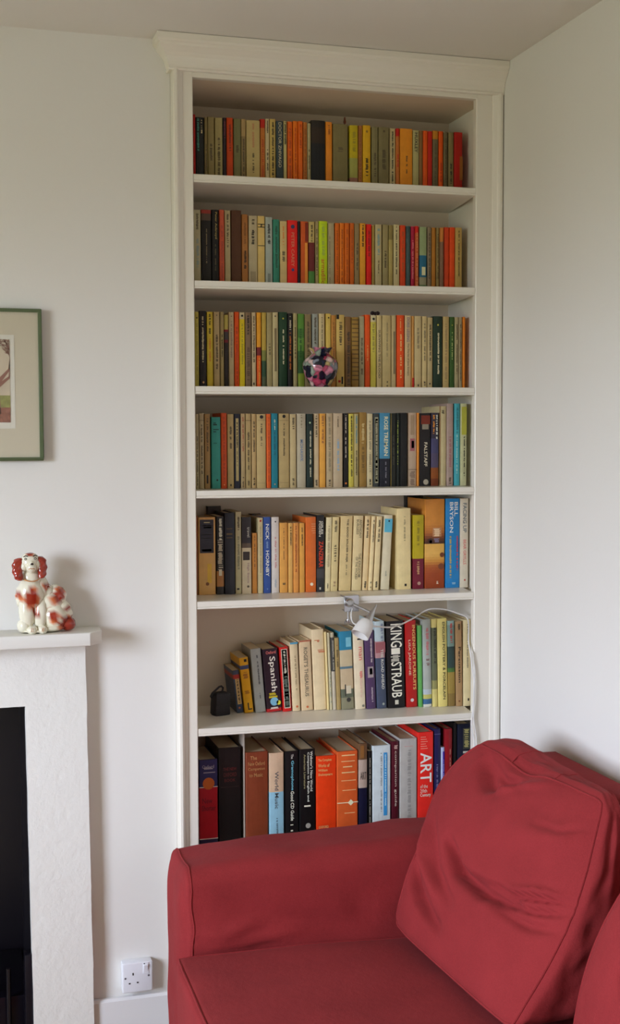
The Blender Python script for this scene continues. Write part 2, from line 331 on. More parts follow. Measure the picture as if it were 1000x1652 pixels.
ROWS[2] = dict(Y=.125, parts=[((300, 330, 4.348), 300, [
 (55,105,38,'pale grey',(160,155,130),f(.05,.25)+[('~',.38,.75,(120,140,150),.3,.75)]), (107,178,38,'black with a red head',[(0,(140,50,42)),(.05,(75,60,52)),(.14,(24,20,18))],f(.25,.7,(130,115,90),.45,.58)),
 (180,232,38,'black with gold lettering',(22,20,20),[('Peter Ackroyd',.03,.38,(170,150,90),.4,.75),('~',.45,.8,(90,80,60),.4,.6)]), (232,270,38,'salmon pink',(185,82,58),f(.2,.95,(150,60,45))), (272,314,42,'slim off-white',(165,156,124),f(.05,.5)),
 (316,390,42,'broad plain brown',(78,48,30),[]), (390,436,70,'light brown with scroll ornament',(150,100,50),f(.1,.4,(110,70,30))+f(.5,.75,K,.3,.75)), (438,502,80,'off-white',(165,156,132),f(.02,.12)+f(.2,.4,K)+[('#',.78,.98,(140,130,110),.2,.8)]),
 (502,554,82,'buff with black rules',(190,166,106),[('#',.11,.12,K,0,1),('#',.15,.16,K,0,1),('#',.41,.42,TXT,0,1)]+f(.12,.15,K)), (556,608,90,'pale blue-grey',(145,156,156),f(.1,.38,K)+[('#',.8,.98,(110,120,120),.3,.7)]), (611,656,105,'teal green',(45,116,102),f(.1,.7,(30,70,60))),
 (658,710,118,'cream with orange print',(180,160,116),[('~',.08,.35,(190,110,40),.35,.6)]+f(.45,.6)), (712,784,112,'bright red with white capitals',(200,25,20),[('o',.05,.14,(50,50,90),.3,.7),('PETER CAREY',.18,.68,(190,110,90),.35,.65),('o',.7,.76,(50,50,110),.35,.65)]),
 (785,800,118,'very slim navy',(22,22,32),[]), (802,858,120,'rust with a yellow stripe',(175,75,25),[('#',.32,.95,(215,130,50),.55,.9),('#',.02,.3,(110,35,20),.6,1)]), (860,903,122,'banded cream, maroon and green',[(0,(170,155,102)),(.31,(92,30,32)),(.74,(70,122,60))],f(.05,.3)),
 (904,930,120,'slim beige',(150,140,102),f(.1,.8)), (931,993,118,'lime green with red lettering',(165,192,20),[('armadillo',.56,.93,(165,25,20),.25,.75),('~',.05,.5,(140,165,70),.3,.7)])]),
 ((520, 330, 4.0), 300, [
 (38,78,120,'mottled off-white',(150,140,116),f(.2,.95,(110,100,80),.1,.3)), (80,110,120,'orange with a plain spine',(190,95,16),f(.1,.9,(150,70,15))), (111,142,120,'slightly paler orange',(195,105,20),f(.1,.9,(150,70,15))), (143,174,120,'dull orange',(186,92,16),f(.1,.9,(150,70,15))), (175,206,120,'orange rubbed at the head',(182,88,16),f(.1,.6,(150,70,15))),
 (208,240,122,'olive-brown',(125,110,80),f(.3,.7)), (242,280,122,'light orange with black heading',(206,136,36),f(.03,.35,K)), (282,318,128,'scarlet',(200,20,12),f(.1,.5,(120,20,15))), (320,338,135,'slim khaki',(140,120,62),[]),
 (340,384,130,'off-white with blue print',(165,156,124),[('~',.05,.45,(100,140,160),.3,.7),('~',.55,.75,TXT,.4,.6)]), (386,426,130,'drab grey-green',(135,126,92),f(.4,.65)), (428,456,135,'khaki with a pale panel',[(0,(120,108,65)),(.22,(150,136,85))],[]),
 (458,498,130,'off-white with black print',(175,166,132),f(.03,.75,K,.35,.6)), (500,538,135,'brick orange',(190,60,18),f(.1,.7,(150,70,30))), (540,568,140,'slate blue',(55,76,82),[]), (569,596,142,'magenta',(150,20,56),f(.2,.8,(190,110,120))),
 (597,622,140,'rust with a red head',[(0,(180,30,20)),(.11,(165,75,38))],f(.1,.95,(190,130,90))), (626,674,146,'pale green with a blue seaside picture',[(0,(125,142,108)),(.44,(30,92,128)),(.78,(130,130,110)),(.9,(60,90,50))],[('#',.62,.75,(190,190,160),.3,.8)]),
 (676,704,145,'grey-mauve',(115,102,86),f(.1,.8)), (705,732,150,'brown-orange',(150,100,32),[]), (734,756,150,'slim olive',(130,112,70),f(.1,.8)), (757,783,150,'tan above mauve',[(0,(175,110,50)),(.22,(115,88,72))],[]), (784,818,148,'orange-red',(186,60,22),[]),
 (820,856,148,'vivid orange-red',(206,66,16),[]), (858,902,150,'buff with black print',(165,142,86),f(.05,.75,K,.4,.6))])])
ROWS[3] = dict(Y=.115, parts=[((300, 490, 4.348), 330, [
 (62,92,58,'straw yellow',(166,156,72),[('o',.06,.1,K,.3,.7)]+f(.15,.9,(130,120,60))), (93,144,52,'black with cream lettering',(28,20,20),[('~',.07,.66,(190,180,150),.35,.65),('o',.9,.96,(190,150,110),.4,.7)]), (146,192,58,'yellow with black heading',(196,176,57),[('~',.03,.3,K,.3,.65),('~',.35,.65,(190,100,40),.35,.6)]),
 (194,238,58,'cream',(170,152,116),[('o',.03,.06,TXT,.4,.6)]+f(.3,.75)), (240,267,58,'drab tan with dark print',(150,136,96),f(.3,.6,K)), (268,298,80,'cream head and dark foot',[(0,(166,156,82)),(.2,(130,30,40)),(.23,(60,55,60)),(.34,(110,30,40)),(.38,(40,32,32))],[]),
 (300,338,60,'off-white',(175,160,132),[('o',.04,.07,K,.4,.6)]+f(.12,.6,(130,110,110))), (340,374,58,'bright orange',(212,76,12),f(.2,.95,(160,50,10))), (376,414,62,'yellow with a black-and-white head',[(0,(185,176,146)),(.09,(200,182,22))],[('o',.02,.07,K,.25,.7)]+f(.15,.7,(150,140,30))),
 (416,458,62,'grey-mauve with dark print',(115,96,76),f(.03,.3,K)+f(.45,.9,(80,60,50),.2,.8)), (460,492,62,'slim cream',(175,160,132),f(.05,.65)+[('#',.93,.96,K,.3,.6)]), (496,528,62,'orange picture spine with maroon band',[(0,(215,142,32)),(.46,(102,26,32)),(.57,(205,85,22))],[('~',.6,.95,(225,160,60),.4,.7)]),
 (532,564,62,'straw fading to dark green',[(0,(165,142,62)),(.5,(110,115,60)),(.64,(40,66,46)),(.85,(70,80,60))],[]), (566,606,62,'drab greenish cream',(140,130,96),f(.4,.55)), (608,648,62,'cream with a grey title panel',(166,156,122),[('o',.03,.07,TXT,.3,.6),('#',.21,.78,(110,98,75),.3,.7)]),
 (650,712,60,'broad dark green with white lettering',(22,52,32),[('o',.07,.1,(170,160,60),.4,.6),('~',.23,.68,(190,185,160),.42,.62)]), (714,748,68,'black with orange print',(22,18,18),[('~',.04,.22,(190,180,160),.3,.7),('~',.26,.75,(170,90,30),.3,.7)]),
 (750,782,68,'beige',(150,141,102),f(.1,.6)), (784,832,72,'mottled leaf green',[(0,(75,122,46)),(.2,(60,105,45)),(.32,(85,130,55)),(.5,(50,90,45)),(.62,(45,80,42)),(.8,(120,140,50))],f(.2,.6,(30,70,30),.2,.6)),
 (834,880,75,'grey-brown behind the vase',(120,106,76),f(.1,.6)), (884,928,72,'pale grey-blue behind the vase',(135,141,141),f(.05,.4)), (932,974,70,'cream behind the vase neck',(180,166,132),f(.05,.45,(90,80,60),.4,.65))]),
 ((520, 490, 4.0), 330, [
 (20,56,65,'pale yellow with a black dot',(190,166,86),[('o',.04,.07,K,.4,.7)]), (57,88,75,'ochre',(165,116,52),f(.1,.9,(120,80,40))), (90,144,72,'buff with a black foot mark',(185,161,96),[('#',0,.06,K,0,.3),('#',.84,.94,K,.6,.8),('#',.89,.92,RD,.2,.5)]+f(.1,.4)),
 (146,187,85,'worn brown',(115,86,52),f(.2,.95,(60,50,40),.3,.8)), (188,234,88,'straw, ribbed with crossbars',(140,112,52),[('#',i*.06+.03,i*.06+.045,(90,70,40),0,1) for i in range(15)]), (236,272,82,'pale grey',(150,146,122),f(.3,.8)),
 (274,308,72,'vivid orange with pale lettering',(216,76,16),[('~',.4,.63,(225,150,80),.35,.65)]), (310,348,76,'pale lime under a white head',[(0,(185,180,150)),(.09,(182,176,76))],[('o',.02,.08,K,.3,.75)]+f(.12,.5,(130,125,70))), (350,384,76,'cream with black capitals',(180,166,126),[('SURVIVING THE FLOOD',.2,.86,(60,55,50),.3,.7)]),
 (386,444,76,'broad cream with faint print',(170,156,116),f(.1,.6,(120,110,85),.45,.6)+f(.9,.97,K,.45,.65)), (446,476,76,'cream with a grey title strip',(166,151,116),[('#',.22,.8,(110,100,80),.35,.75)]), (478,528,75,'broad vivid orange with pale script',(216,71,16),[('~',.05,.2,(230,150,90),.4,.6),('~',.26,.85,(235,180,120),.42,.66)]),
 (530,574,76,'cream with violet capitals',(185,166,132),[('DORIS LESSING',.03,.36,(100,95,130),.3,.72),('The Diaries of Jane Somers',.38,.82,(50,45,45),.35,.65)]), (576,592,80,'very slim tan',(175,131,72),[('#',.85,1,RD,0,1)]), (594,640,80,'cream with a tiny foot mark',(175,161,126),f(.15,.45,(120,110,90))+[('#',.94,.97,K,.45,.6)]),
 (642,676,82,'cream with a label-like foot',(181,166,126),f(.1,.6,(110,100,80))+f(.9,.97,K)), (678,712,90,'short cream',(165,151,116),f(.1,.6)+[('o',.9,.96,K,.3,.6)]), (714,774,82,'broad bottle green with white lettering',(26,46,36),[('o',.1,.14,(180,170,70),.4,.6),('~',.23,.79,(200,195,170),.44,.66)]),
 (776,818,84,'buff',(170,151,106),f(.1,.9,(140,120,90))), (820,852,86,'mid green with pale lettering',(50,82,36),[('o',.1,.13,(200,190,60),.4,.6),('~',.2,.6,(190,200,140),.4,.6)]), (854,879,88,'beige',(155,146,116),f(.1,.8)), (880,902,88,'slim beige-grey',(150,138,112),f(.1,.9)), (904,922,86,'orange end-of-row',(206,121,32),[])])])
ROWS[4] = dict(Y=.10, parts=[((300, 650, 4.348), 340, [
 (66,92,78,'slim grey-cream',(160,149,119),f(.3,.95)), (93,128,74,'cream with a small head box',(166,151,121),[('#',.09,.095,TXT,0,1)]+f(.15,.8)), (130,172,78,'tan with a black foot mark',(152,122,78),f(.05,.5)+[('#',.82,.93,K,.3,.6)]), (178,244,100,'broad turquoise with black headings',(50,142,141),[('#',.08,.09,K,.2,.5),('#',.1,.115,K,.2,.6),('#',.17,.18,K,.2,.8),('#',.2,.21,K,.2,.5),('#',.36,.37,(30,90,90),.2,.6),('o',.86,.9,K,.5,.7)]),
 (246,288,72,'orange-red',(196,76,26),f(.05,.9,(165,60,20))+[('o',.94,.96,(220,170,120),.4,.6)]), (290,337,80,'buff',(166,147,106),f(.15,.45)+[('#',.94,.97,K,.4,.6)]), (338,382,78,'navy with a cream title slip',(32,34,52),[('#',.06,.9,(170,155,110),.25,.7),('~',.1,.45,K,.35,.6),('~',.5,.7,TXT,.4,.55)]),
 (384,416,76,'cream with red and black print',(171,151,116),f(.05,.5,(150,80,60))+f(.85,.98)), (418,458,76,'cream with a boxed head',(166,147,106),[('#',.09,.095,TXT,0,1)]+f(.25,.75)+f(.9,.96)), (460,494,78,'plain cream',(171,147,106),f(.1,.5)+f(.86,.95,K)),
 (496,562,80,'broad cream with a round black emblem',(171,152,111),[('o',.015,.06,K,.3,.7),('#',.08,.083,TXT,.1,.9),('~',.13,.43,TXT,.38,.6)]+[('#',.93,.932,TXT,.1,.9)]), (564,597,78,'orange',(196,86,26),f(.05,.9,(165,65,25))), (598,646,74,'peacock blue with white lettering',(22,112,136),[('~',.07,.22,(180,190,180),.4,.62),('~',.25,.55,(20,70,90),.4,.6),('o',.93,.97,(200,150,110),.4,.6)]),
 (648,726,76,'extra broad cream with a round black emblem',(166,147,106),[('o',.015,.06,K,.35,.65),('#',.09,.093,TXT,.1,.9),('~',.13,.57,TXT,.42,.58),('#',.93,.932,TXT,.1,.9)]), (730,774,80,'pale cream',(176,161,126),f(.05,.22)+f(.86,.96)), (776,842,76,'off-white with blue capitals',(168,162,148),[('~',.02,.2,(120,110,90),.4,.6),('MOHAWK',.35,.65,(95,120,160),.35,.68)]),
 (846,892,78,'green-black with white lettering',(26,42,40),[('#',.08,.16,(20,34,34),.05,.95),('o',.1,.14,(160,190,160),.35,.65),('~',.23,.85,(200,198,180),.45,.7)]), (894,934,76,'cream with brown print',(181,166,141),f(.03,.32)+f(.9,.98,K)), (938,980,76,'light orange-yellow',(206,152,68),f(.03,.4,(140,90,60)))]),
 ((520, 640, 4.0), 330, [
 (24,68,108,'cream beside a dark gap',(171,156,131),f(.05,.8,(130,120,100))+f(.9,.98,K)), (71,132,108,'broad off-white with pale blue capitals',(176,161,141),[('~',.03,.2,TXT,.4,.55),('~',.35,.78,(120,155,190),.35,.62)]), (134,168,108,'black with small white print',(22,18,18),f(.03,.6,(200,190,180),.35,.6)+[('o',.93,.97,(200,110,50),.3,.7)]),
 (170,204,112,'yellow-cream with black print',(191,181,82),f(.03,.85,K,.35,.7)), (205,234,112,'pale cream with blue print',(168,157,112),f(.03,.4,(80,130,150))+f(.5,.85)), (236,286,102,'olive-gold with cream lettering',(142,112,56),[('~',.15,.42,(190,175,130),.3,.7)]+f(.45,.8,(100,80,40))), (288,326,110,'off-white',(191,181,151),f(.1,.8,(140,130,110))+f(.9,.97,K)),
 (328,366,110,'dark grey with a framed label',(55,61,64),[('#',.05,.95,(150,150,130),.25,.85),('#',.07,.93,(40,42,44),.32,.78),('~',.1,.9,(180,180,160),.4,.7)]), (368,438,106,'blue over black with cream capitals',[(0,(62,127,168)),(.62,(22,24,38))],[('ROSE TREMAIN',.05,.58,(215,212,185),.4,.78),('~',.65,.95,(110,110,130),.5,.65)]),
 (440,476,108,'black-green with a pale edge',(24,28,24),[('#',0,1,(170,150,80),0,.05)]+f(.3,.7,(60,60,50))), (477,500,108,'slim black with lime print',(20,28,26),f(.1,.7,(150,170,60),.2,.5)), (502,548,105,'plain black',(17,16,16),[]), (550,608,105,'pinkish-cream with a small purple motif',(171,152,137),[('#',.03,.3,(150,130,110),.3,.7),('#',.35,.52,(150,90,100),.25,.75),('#',.38,.48,(60,30,60),.4,.7),('#',.77,.775,TXT,0,1)]+f(.8,.98,(120,100,90),.2,.8)),
 (610,626,105,'slim orange-gold',(202,132,52),[]), (628,698,108,'broad black with white capitals',(22,18,20),[('#',.03,.15,(110,40,25),.1,.95),('#',.15,.22,(130,125,115),.2,.8),('FALSTAFF',.4,.73,(205,200,185),.38,.68),('o',.92,.97,(160,155,145),.3,.8)]),
 (700,751,105,'pictorial with white and orange lettering',[(0,(45,40,60)),(.35,(62,62,102)),(.55,(72,66,98)),(.75,(130,70,25)),(.9,(105,48,18))],[('~',.03,.35,(220,220,215),.6,.85),('~',.03,.32,(220,140,40),.2,.45)]), (753,800,62,'tall cream with a red edge',(185,175,142),[('#',0,.99,(140,110,80),0,.12)]+f(.05,.1)),
 (802,845,45,'tall mauve-grey',(160,142,141),f(.4,.8,(150,100,110))+f(.9,.97)), (850,888,45,'tall sky blue',(68,162,184),[('~',.05,.35,(40,110,130),.3,.7),('~',.38,.85,(160,205,215),.3,.6)]), (891,932,45,'tall cream with a lime square and script',(180,184,152),[('#',.04,.38,(170,172,70),.15,.95),('~',.4,.88,K,.45,.7)])])])
ROWS[5] = dict(Y=.135, parts=[((300, 800, 4.348), 430, [
 (72,84,140,'very slim orange-brown',(150,85,40),[]), (87,210,152,'very broad tan with a black title block',(206,162,98),[('#',.03,.46,(35,30,45),.08,.88),('~',.06,.08,CR_,.3,.7),('#',.1,.11,CR_,.25,.8),('#',.12,.14,(220,215,190),.3,.75),('#',.22,.225,CR_,.25,.75),('#',.265,.27,CR_,.2,.8),('#',.41,.44,(225,220,200),.2,.75),('#',.6,.85,(215,175,60),.5,.75),('o',.84,.88,(120,70,30),.4,.6)],'hard'),
 (214,268,145,'black-and-white pictorial with an orange foot',[(0,(34,28,26)),(.7,(165,112,58)),(.9,(45,38,36))],[('~',.03,.3,(225,225,215),.3,.75),('~',.3,.68,(190,180,165),.1,.85),('#',.68,.76,(200,195,180),.3,.7)]),
 (270,345,120,'broad midnight blue cloth',(32,32,46),[('#',.19,.2,(90,70,40),.2,.75),('#',.25,.27,(100,80,45),.2,.75),('#',.3,.31,(90,70,40),.2,.75)],'hard'), (347,390,112,'tall off-white',(186,181,152),f(.05,.22)+f(.3,.7,(130,130,115))+[('#',.93,.95,K,.2,.6)]),
 (392,460,150,'dark head over cream, pictorial',[(0,(42,36,42)),(.34,(90,75,65)),(.4,(196,184,162))],[('travel',.13,.26,(190,190,185),.55,.85),('#',.45,.56,(50,40,40),.1,.8),('High Sierra',.6,.86,(150,120,130),.5,.75),('o',.88,.93,(90,80,70),.5,.75)]), (464,500,262,'short light brown',(187,127,57),f(.05,.6,(110,75,40),.35,.6)),
 (504,542,155,'cream with a red dot',(196,186,152),[('o',.025,.055,RD,.3,.7),('~',.1,.77,(160,150,130),.35,.65)]), (544,596,150,'blue with large white capitals',(46,76,152),[('NICK',.09,.3,(215,220,225),.28,.75),('~',.32,.42,(120,150,200),.35,.65),('HORNBY',.44,.78,(220,225,228),.28,.75),('o',.93,.96,(110,140,190),.4,.6)]),
 (600,654,150,'pale grey with red lettering',(200,196,200),[('o',.05,.07,K,.4,.6),('a day in the life',.26,.67,(175,35,65),.35,.65),('~',.82,.93,(150,160,180),.35,.65)]), (657,714,190,'golden tan',(206,152,78),f(.08,.52,(130,90,50),.42,.58)+f(.86,.9)), (719,751,192,'buff with black print',(206,162,92),f(.05,.32,K,.35,.65)), (753,793,192,'orange-tan with brown print',(206,142,72),f(.04,.7,(150,70,30),.3,.6)), (796,834,192,'light orange-tan',(206,152,72),f(.05,.32,K,.35,.6)),
 (838,914,150,'broad orange',(202,102,38),[('#',.09,.094,(235,190,150),.55,.95),('#',.12,.124,(235,190,150),.55,.95),('#',.15,.154,(235,190,150),.6,.95),('#',.18,.184,(235,190,150),.55,.95),('#',.21,.214,(235,190,150),.65,.95),('o',.87,.92,(225,215,200),.4,.7)]),
 (917,972,135,'black with white and red capitals',[(0,(26,25,28)),(.7,(62,62,68)),(.82,(40,42,48))],[('GILES',.08,.25,(220,220,215),.55,.8),('FODEN',.08,.28,(220,220,215),.25,.5),('ZANZIBAR',.34,.68,(205,60,30),.25,.8),('#',.94,.97,(200,200,195),.3,.5)])]),
 ((520, 790, 4.0), 400, [
 (12,52,180,'pale cream, faint lettering',(215,206,172),f(.1,.7,(170,160,130))+f(.88,.97,K,.4,.6),'',(24,64)), (53,98,178,'cream, small print',(206,191,146),f(.05,.2)+f(.35,.6)+f(.87,.93,(150,120,100)),'',(66,112)), (106,184,172,'broad cream with heavy black capitals',(206,187,142),[('THE GOOD SOLDIER SVEJK',.04,.62,K,.45,.65),('~',.65,.8,(130,120,90),.5,.62)],'',(120,196)),
 (190,252,170,'cream with two blocks of grey capitals',(211,196,157),[('ANTHONY',.05,.3,(120,112,90),.55,.82),('BURGESS',.05,.25,(120,112,90),.25,.5),('THE KINGDOM',.5,.82,(120,112,90),.55,.82),('OF THE WICKED',.55,.85,(120,112,90),.25,.5)],'',(204,268)), (255,292,172,'narrow cream with black foot lettering',(216,196,157),f(.05,.3)+f(.88,.97,K,.3,.7),'',(276,314)),
 (297,322,174,'slimmest of the cream group',(221,206,167),f(.05,.35)+f(.88,.97,K,.3,.7),'',(320,348)), (327,364,174,'narrow cream, next to the blue-tipped one',(216,201,162),f(.05,.4)+f(.88,.97,K,.3,.7),'',(350,390)), (373,432,166,'off-white with a light blue head patch',(206,201,182),[('#',.05,.23,(85,175,215),.12,.98),('o',.06,.1,K,.5,.7),('~',.75,.82,(150,150,140),.4,.6)],'',(396,456)),
 (484,574,122,'tall broad cream',(216,201,157),f(.1,.4,(150,140,110),.45,.6)+[('#',.93,.96,K,.5,.65)],'hard',(484,570)), (582,656,165,'lime-yellow over maroon',[(0,(172,158,22)),(.59,(108,22,46))],[('~',.08,.42,(120,110,20),.35,.6),('~',.63,.8,(190,150,110),.35,.6),('o',.9,.95,(170,140,130),.4,.7)]),
 (660,790,62,'very broad orange-brown picture spine',grad([(0,(186,122,48)),(.25,(198,134,58)),(.36,(165,100,44)),(.42,(110,60,32)),(.47,(70,42,30)),(.5,(212,168,88)),(.6,(214,172,95)),(.68,(196,140,64)),(.74,(158,84,38)),(.84,(148,64,26)),(1,(140,60,26))], 34),[('#',.32,.42,(178,128,92),.38,.82),('~',.33,.41,(225,200,170),.42,.78),('~',.44,.49,(120,115,150),.42,.72),('o',.43,.5,(60,34,26),.15,.4),('o',.46,.49,(225,180,110),.2,.36),('o',.58,.67,(104,52,26),.74,.97),('o',.71,.80,(112,60,36),.66,.96),('~',.92,.95,(220,210,200),.55,.68)],'hard'),
 (794,886,58,'bright blue with white capitals',(36,127,202),[('BILL',.04,.2,(225,230,235),.6,.85),('BRYSON',.04,.38,(225,230,235),.27,.52),('~',.42,.8,(190,50,60),.75,.88),('~',.42,.9,(190,170,90),.25,.4),('~',.94,.96,(150,190,220),.4,.7)]), (888,942,58,'white with grey and red capitals',(206,201,192),[('FACING UP',.05,.38,(95,105,120),.3,.75),('BEAR GRYLLS',.46,.74,(205,120,120),.35,.7),('o',.9,.93,RD,.45,.65)])])])
ROWS[6] = dict(Y=.150, parts=[((310, 990, 4.167), 660, [
 (300,347,385,'small blue and red with a buff panel',[(0,(62,72,98)),(.1,(160,45,38)),(.2,(45,62,92))],[('~',.22,.75,(60,40,30),.4,.7),('#',.2,.8,(190,160,105),.25,.85),('o',.85,.92,(180,100,60),.3,.6)],'',(272,312)), (353,415,300,'yellow with a blue band',[(0,(216,162,14)),(.14,(60,72,120)),(.21,(214,158,8))],[('#',.03,.08,K,.5,.8),('~',.26,.36,(150,90,10),.2,.8),('~',.6,.66,(150,90,10),.2,.8),('L',.82,.95,K,.4,.85,'h')],'',(312,376)),
 (426,497,240,'thick grey',(150,154,156),[('~',.1,.6,(60,60,70),.5,.66),('~',.7,.78,(60,60,70),.5,.62)],'',(388,462)), (502,606,242,'thick dark purple with big white lettering',[(0,(36,16,32)),(.95,(180,30,35))],[('Oxford',.03,.08,(210,110,110),.2,.85,'h'),('Spanish',.12,.68,(225,220,220),.3,.78),('~',.7,.73,(200,180,40),.15,.75),('#',.75,.78,(200,180,40),.2,.75),('o',.78,.9,(120,180,220),.25,.8),('o',.83,.9,(200,200,60),.65,.95),('~',.93,.95,(220,215,215),.2,.8)],'hard',(468,576)),
 (611,672,228,'red with a dark framed panel',(192,27,27),[('#',.03,.95,(200,195,185),.15,.85),('#',.04,.94,(40,48,48),.22,.78),('~',.06,.4,(200,200,190),.35,.65),('~',.45,.93,(90,105,100),.25,.75)],'hard',(582,648)), (676,730,195,'cream with grey capitals and a blue head',(206,191,162),[('#',0,.025,(80,150,190),0,1),('~',.18,.7,(150,135,110),.45,.68),('o',.91,.96,(190,100,60),.4,.7)],'hard',(652,712)),
 (735,815,182,'cream with tall grey capitals',(206,186,157),[('#',0,.02,(170,100,80),0,1),("ROGET'S THESAURUS",.1,.8,(95,90,80),.35,.68),('o',.93,.97,(190,100,60),.4,.6)],'hard',(716,796)), (822,905,108,'tall cream stained with brown',(216,201,172),[('#',.13,.14,(190,120,80),.2,.6),('o',.13,.16,(185,120,90),.4,.6),('~',.25,.3,(195,140,110),.4,.9),('#',.27,.29,(195,130,100),.5,1)],'hard',(800,880)),
 (908,924,125,'very slim buff',(216,201,152),[],'',(882,900)), (926,945,130,'slim white and grey',(192,187,162),f(.5,.9,(120,140,140)),'',(904,926)), (946,971,130,'slim black-topped white',[(0,(180,175,155)),(.06,(70,70,70)),(.5,(185,180,170))],f(.1,.48,(170,170,160),.3,.8),'',(928,951)), (973,1003,165,'slim khaki',(162,142,98),f(.1,.4,(80,70,50)),'',(953,986))]),
 ((540, 940, 4.167), 600, [
 (46,132,330,'teal over beige picture spine',[(0,(42,127,168)),(.24,(190,178,152)),(.45,(90,120,140)),(.48,(188,172,148)),(.74,(92,100,88)),(.85,(130,130,112))],[('#',.08,.2,(120,190,220),.5,.9),('#',.7,.8,(200,195,180),.4,.8),('#',.68,.83,(60,60,60),.3,.38),('o',.84,.92,(50,50,50),.4,.75)],'',(14,112)),
 (142,210,330,'white with red lower-case letters',(216,206,187),[('#',.09,.11,K,.35,.9),('man',.2,.37,(205,80,80),.45,.75),('~',.5,.6,(205,110,110),.45,.75),('~',.6,.85,(210,180,170),.45,.7),('o',.94,.98,(120,120,110),.6,.85)],'hard',(118,190)), (216,280,326,'purple with a small black-and-white portrait',(76,56,96),[('~',.1,.4,(190,180,190),.55,.75),('#',.46,.6,(150,140,150),.2,.8),('#',.48,.56,(30,25,30),.4,.7),('~',.7,.9,(170,160,180),.5,.7)],'hard',(194,264)),
 (286,352,262,'pale blue over slate, white capitals',[(0,(172,192,206)),(.23,(170,130,140)),(.42,(66,76,102))],[('#',.24,.36,(150,90,100),0,1),('~',.03,.22,(110,120,150),.55,.85),('THE ROAD AHEAD',.32,.78,(200,205,205),.5,.78),('o',.93,.97,(150,160,160),.5,.75)],'hard',(266,334)),
 (358,475,262,'broad black with enormous white capitals',(17,16,19),[('KING',.03,.3,(225,225,220),.22,.88),('#',.31,.38,(225,225,220),.25,.75),('~',.39,.46,(190,190,185),.2,.75),('STRAUB',.47,.88,(225,225,220),.22,.82),('#',.91,.96,(200,200,195),.4,.6)],'hard',(342,464)),
 (482,558,258,'bright red with gold and cream capitals',(168,26,26),[('INGENIOUS PURSUITS',.05,.8,(215,180,110),.62,.88),('LISA JARDINE',.22,.63,(215,190,170),.2,.45),('o',.89,.95,(200,190,200),.35,.65)],'hard',(468,548)), (565,593,290,'slim light green',(92,167,92),[],'',(556,585)), (598,655,248,'pale blue with pink capitals',[(0,(162,172,176)),(.8,(176,191,212)),(.86,(180,180,110)),(.91,(60,100,150)),(.97,(200,205,205))],[('~',.1,.4,(190,110,120),.3,.7),('~',.45,.52,(120,90,90),.3,.8)],'hard',(588,642)),
 (657,694,245,'yellow-green with dark print',[(0,(206,196,130)),(.1,(90,98,80)),(.7,(140,140,95)),(.8,(200,192,128))],f(.1,.5,(40,40,30),.3,.8),'',(648,683)), (696,762,242,'pale yellow with black capitals',(214,204,132),[('ENGLISH POTTERY & PORCELAIN',.04,.92,(60,58,40),.48,.74)],'hard',(685,749)),
 (764,812,258,'teal, black and olive picture spine',[(0,(142,172,176)),(.05,(120,150,150)),(.3,(52,72,74)),(.55,(70,110,60)),(.6,(152,132,72)),(.85,(130,110,65))],[('~',.03,.25,(180,60,60),.3,.7)],'',(754,806)), (818,860,262,'brown with black lettering',(166,136,102),[('~',.03,.1,TXT,.3,.7),('Persuasion',.3,.72,(50,40,35),.35,.75),('o',.92,.96,(120,80,50),.3,.6)],'',(808,858)),
 (865,915,250,'cream with grey capitals beside the cable',(206,196,162),[('~',.05,.55,(130,125,110),.4,.62),('#',.91,.94,K,.55,.75)],'hard',(863,918))])])
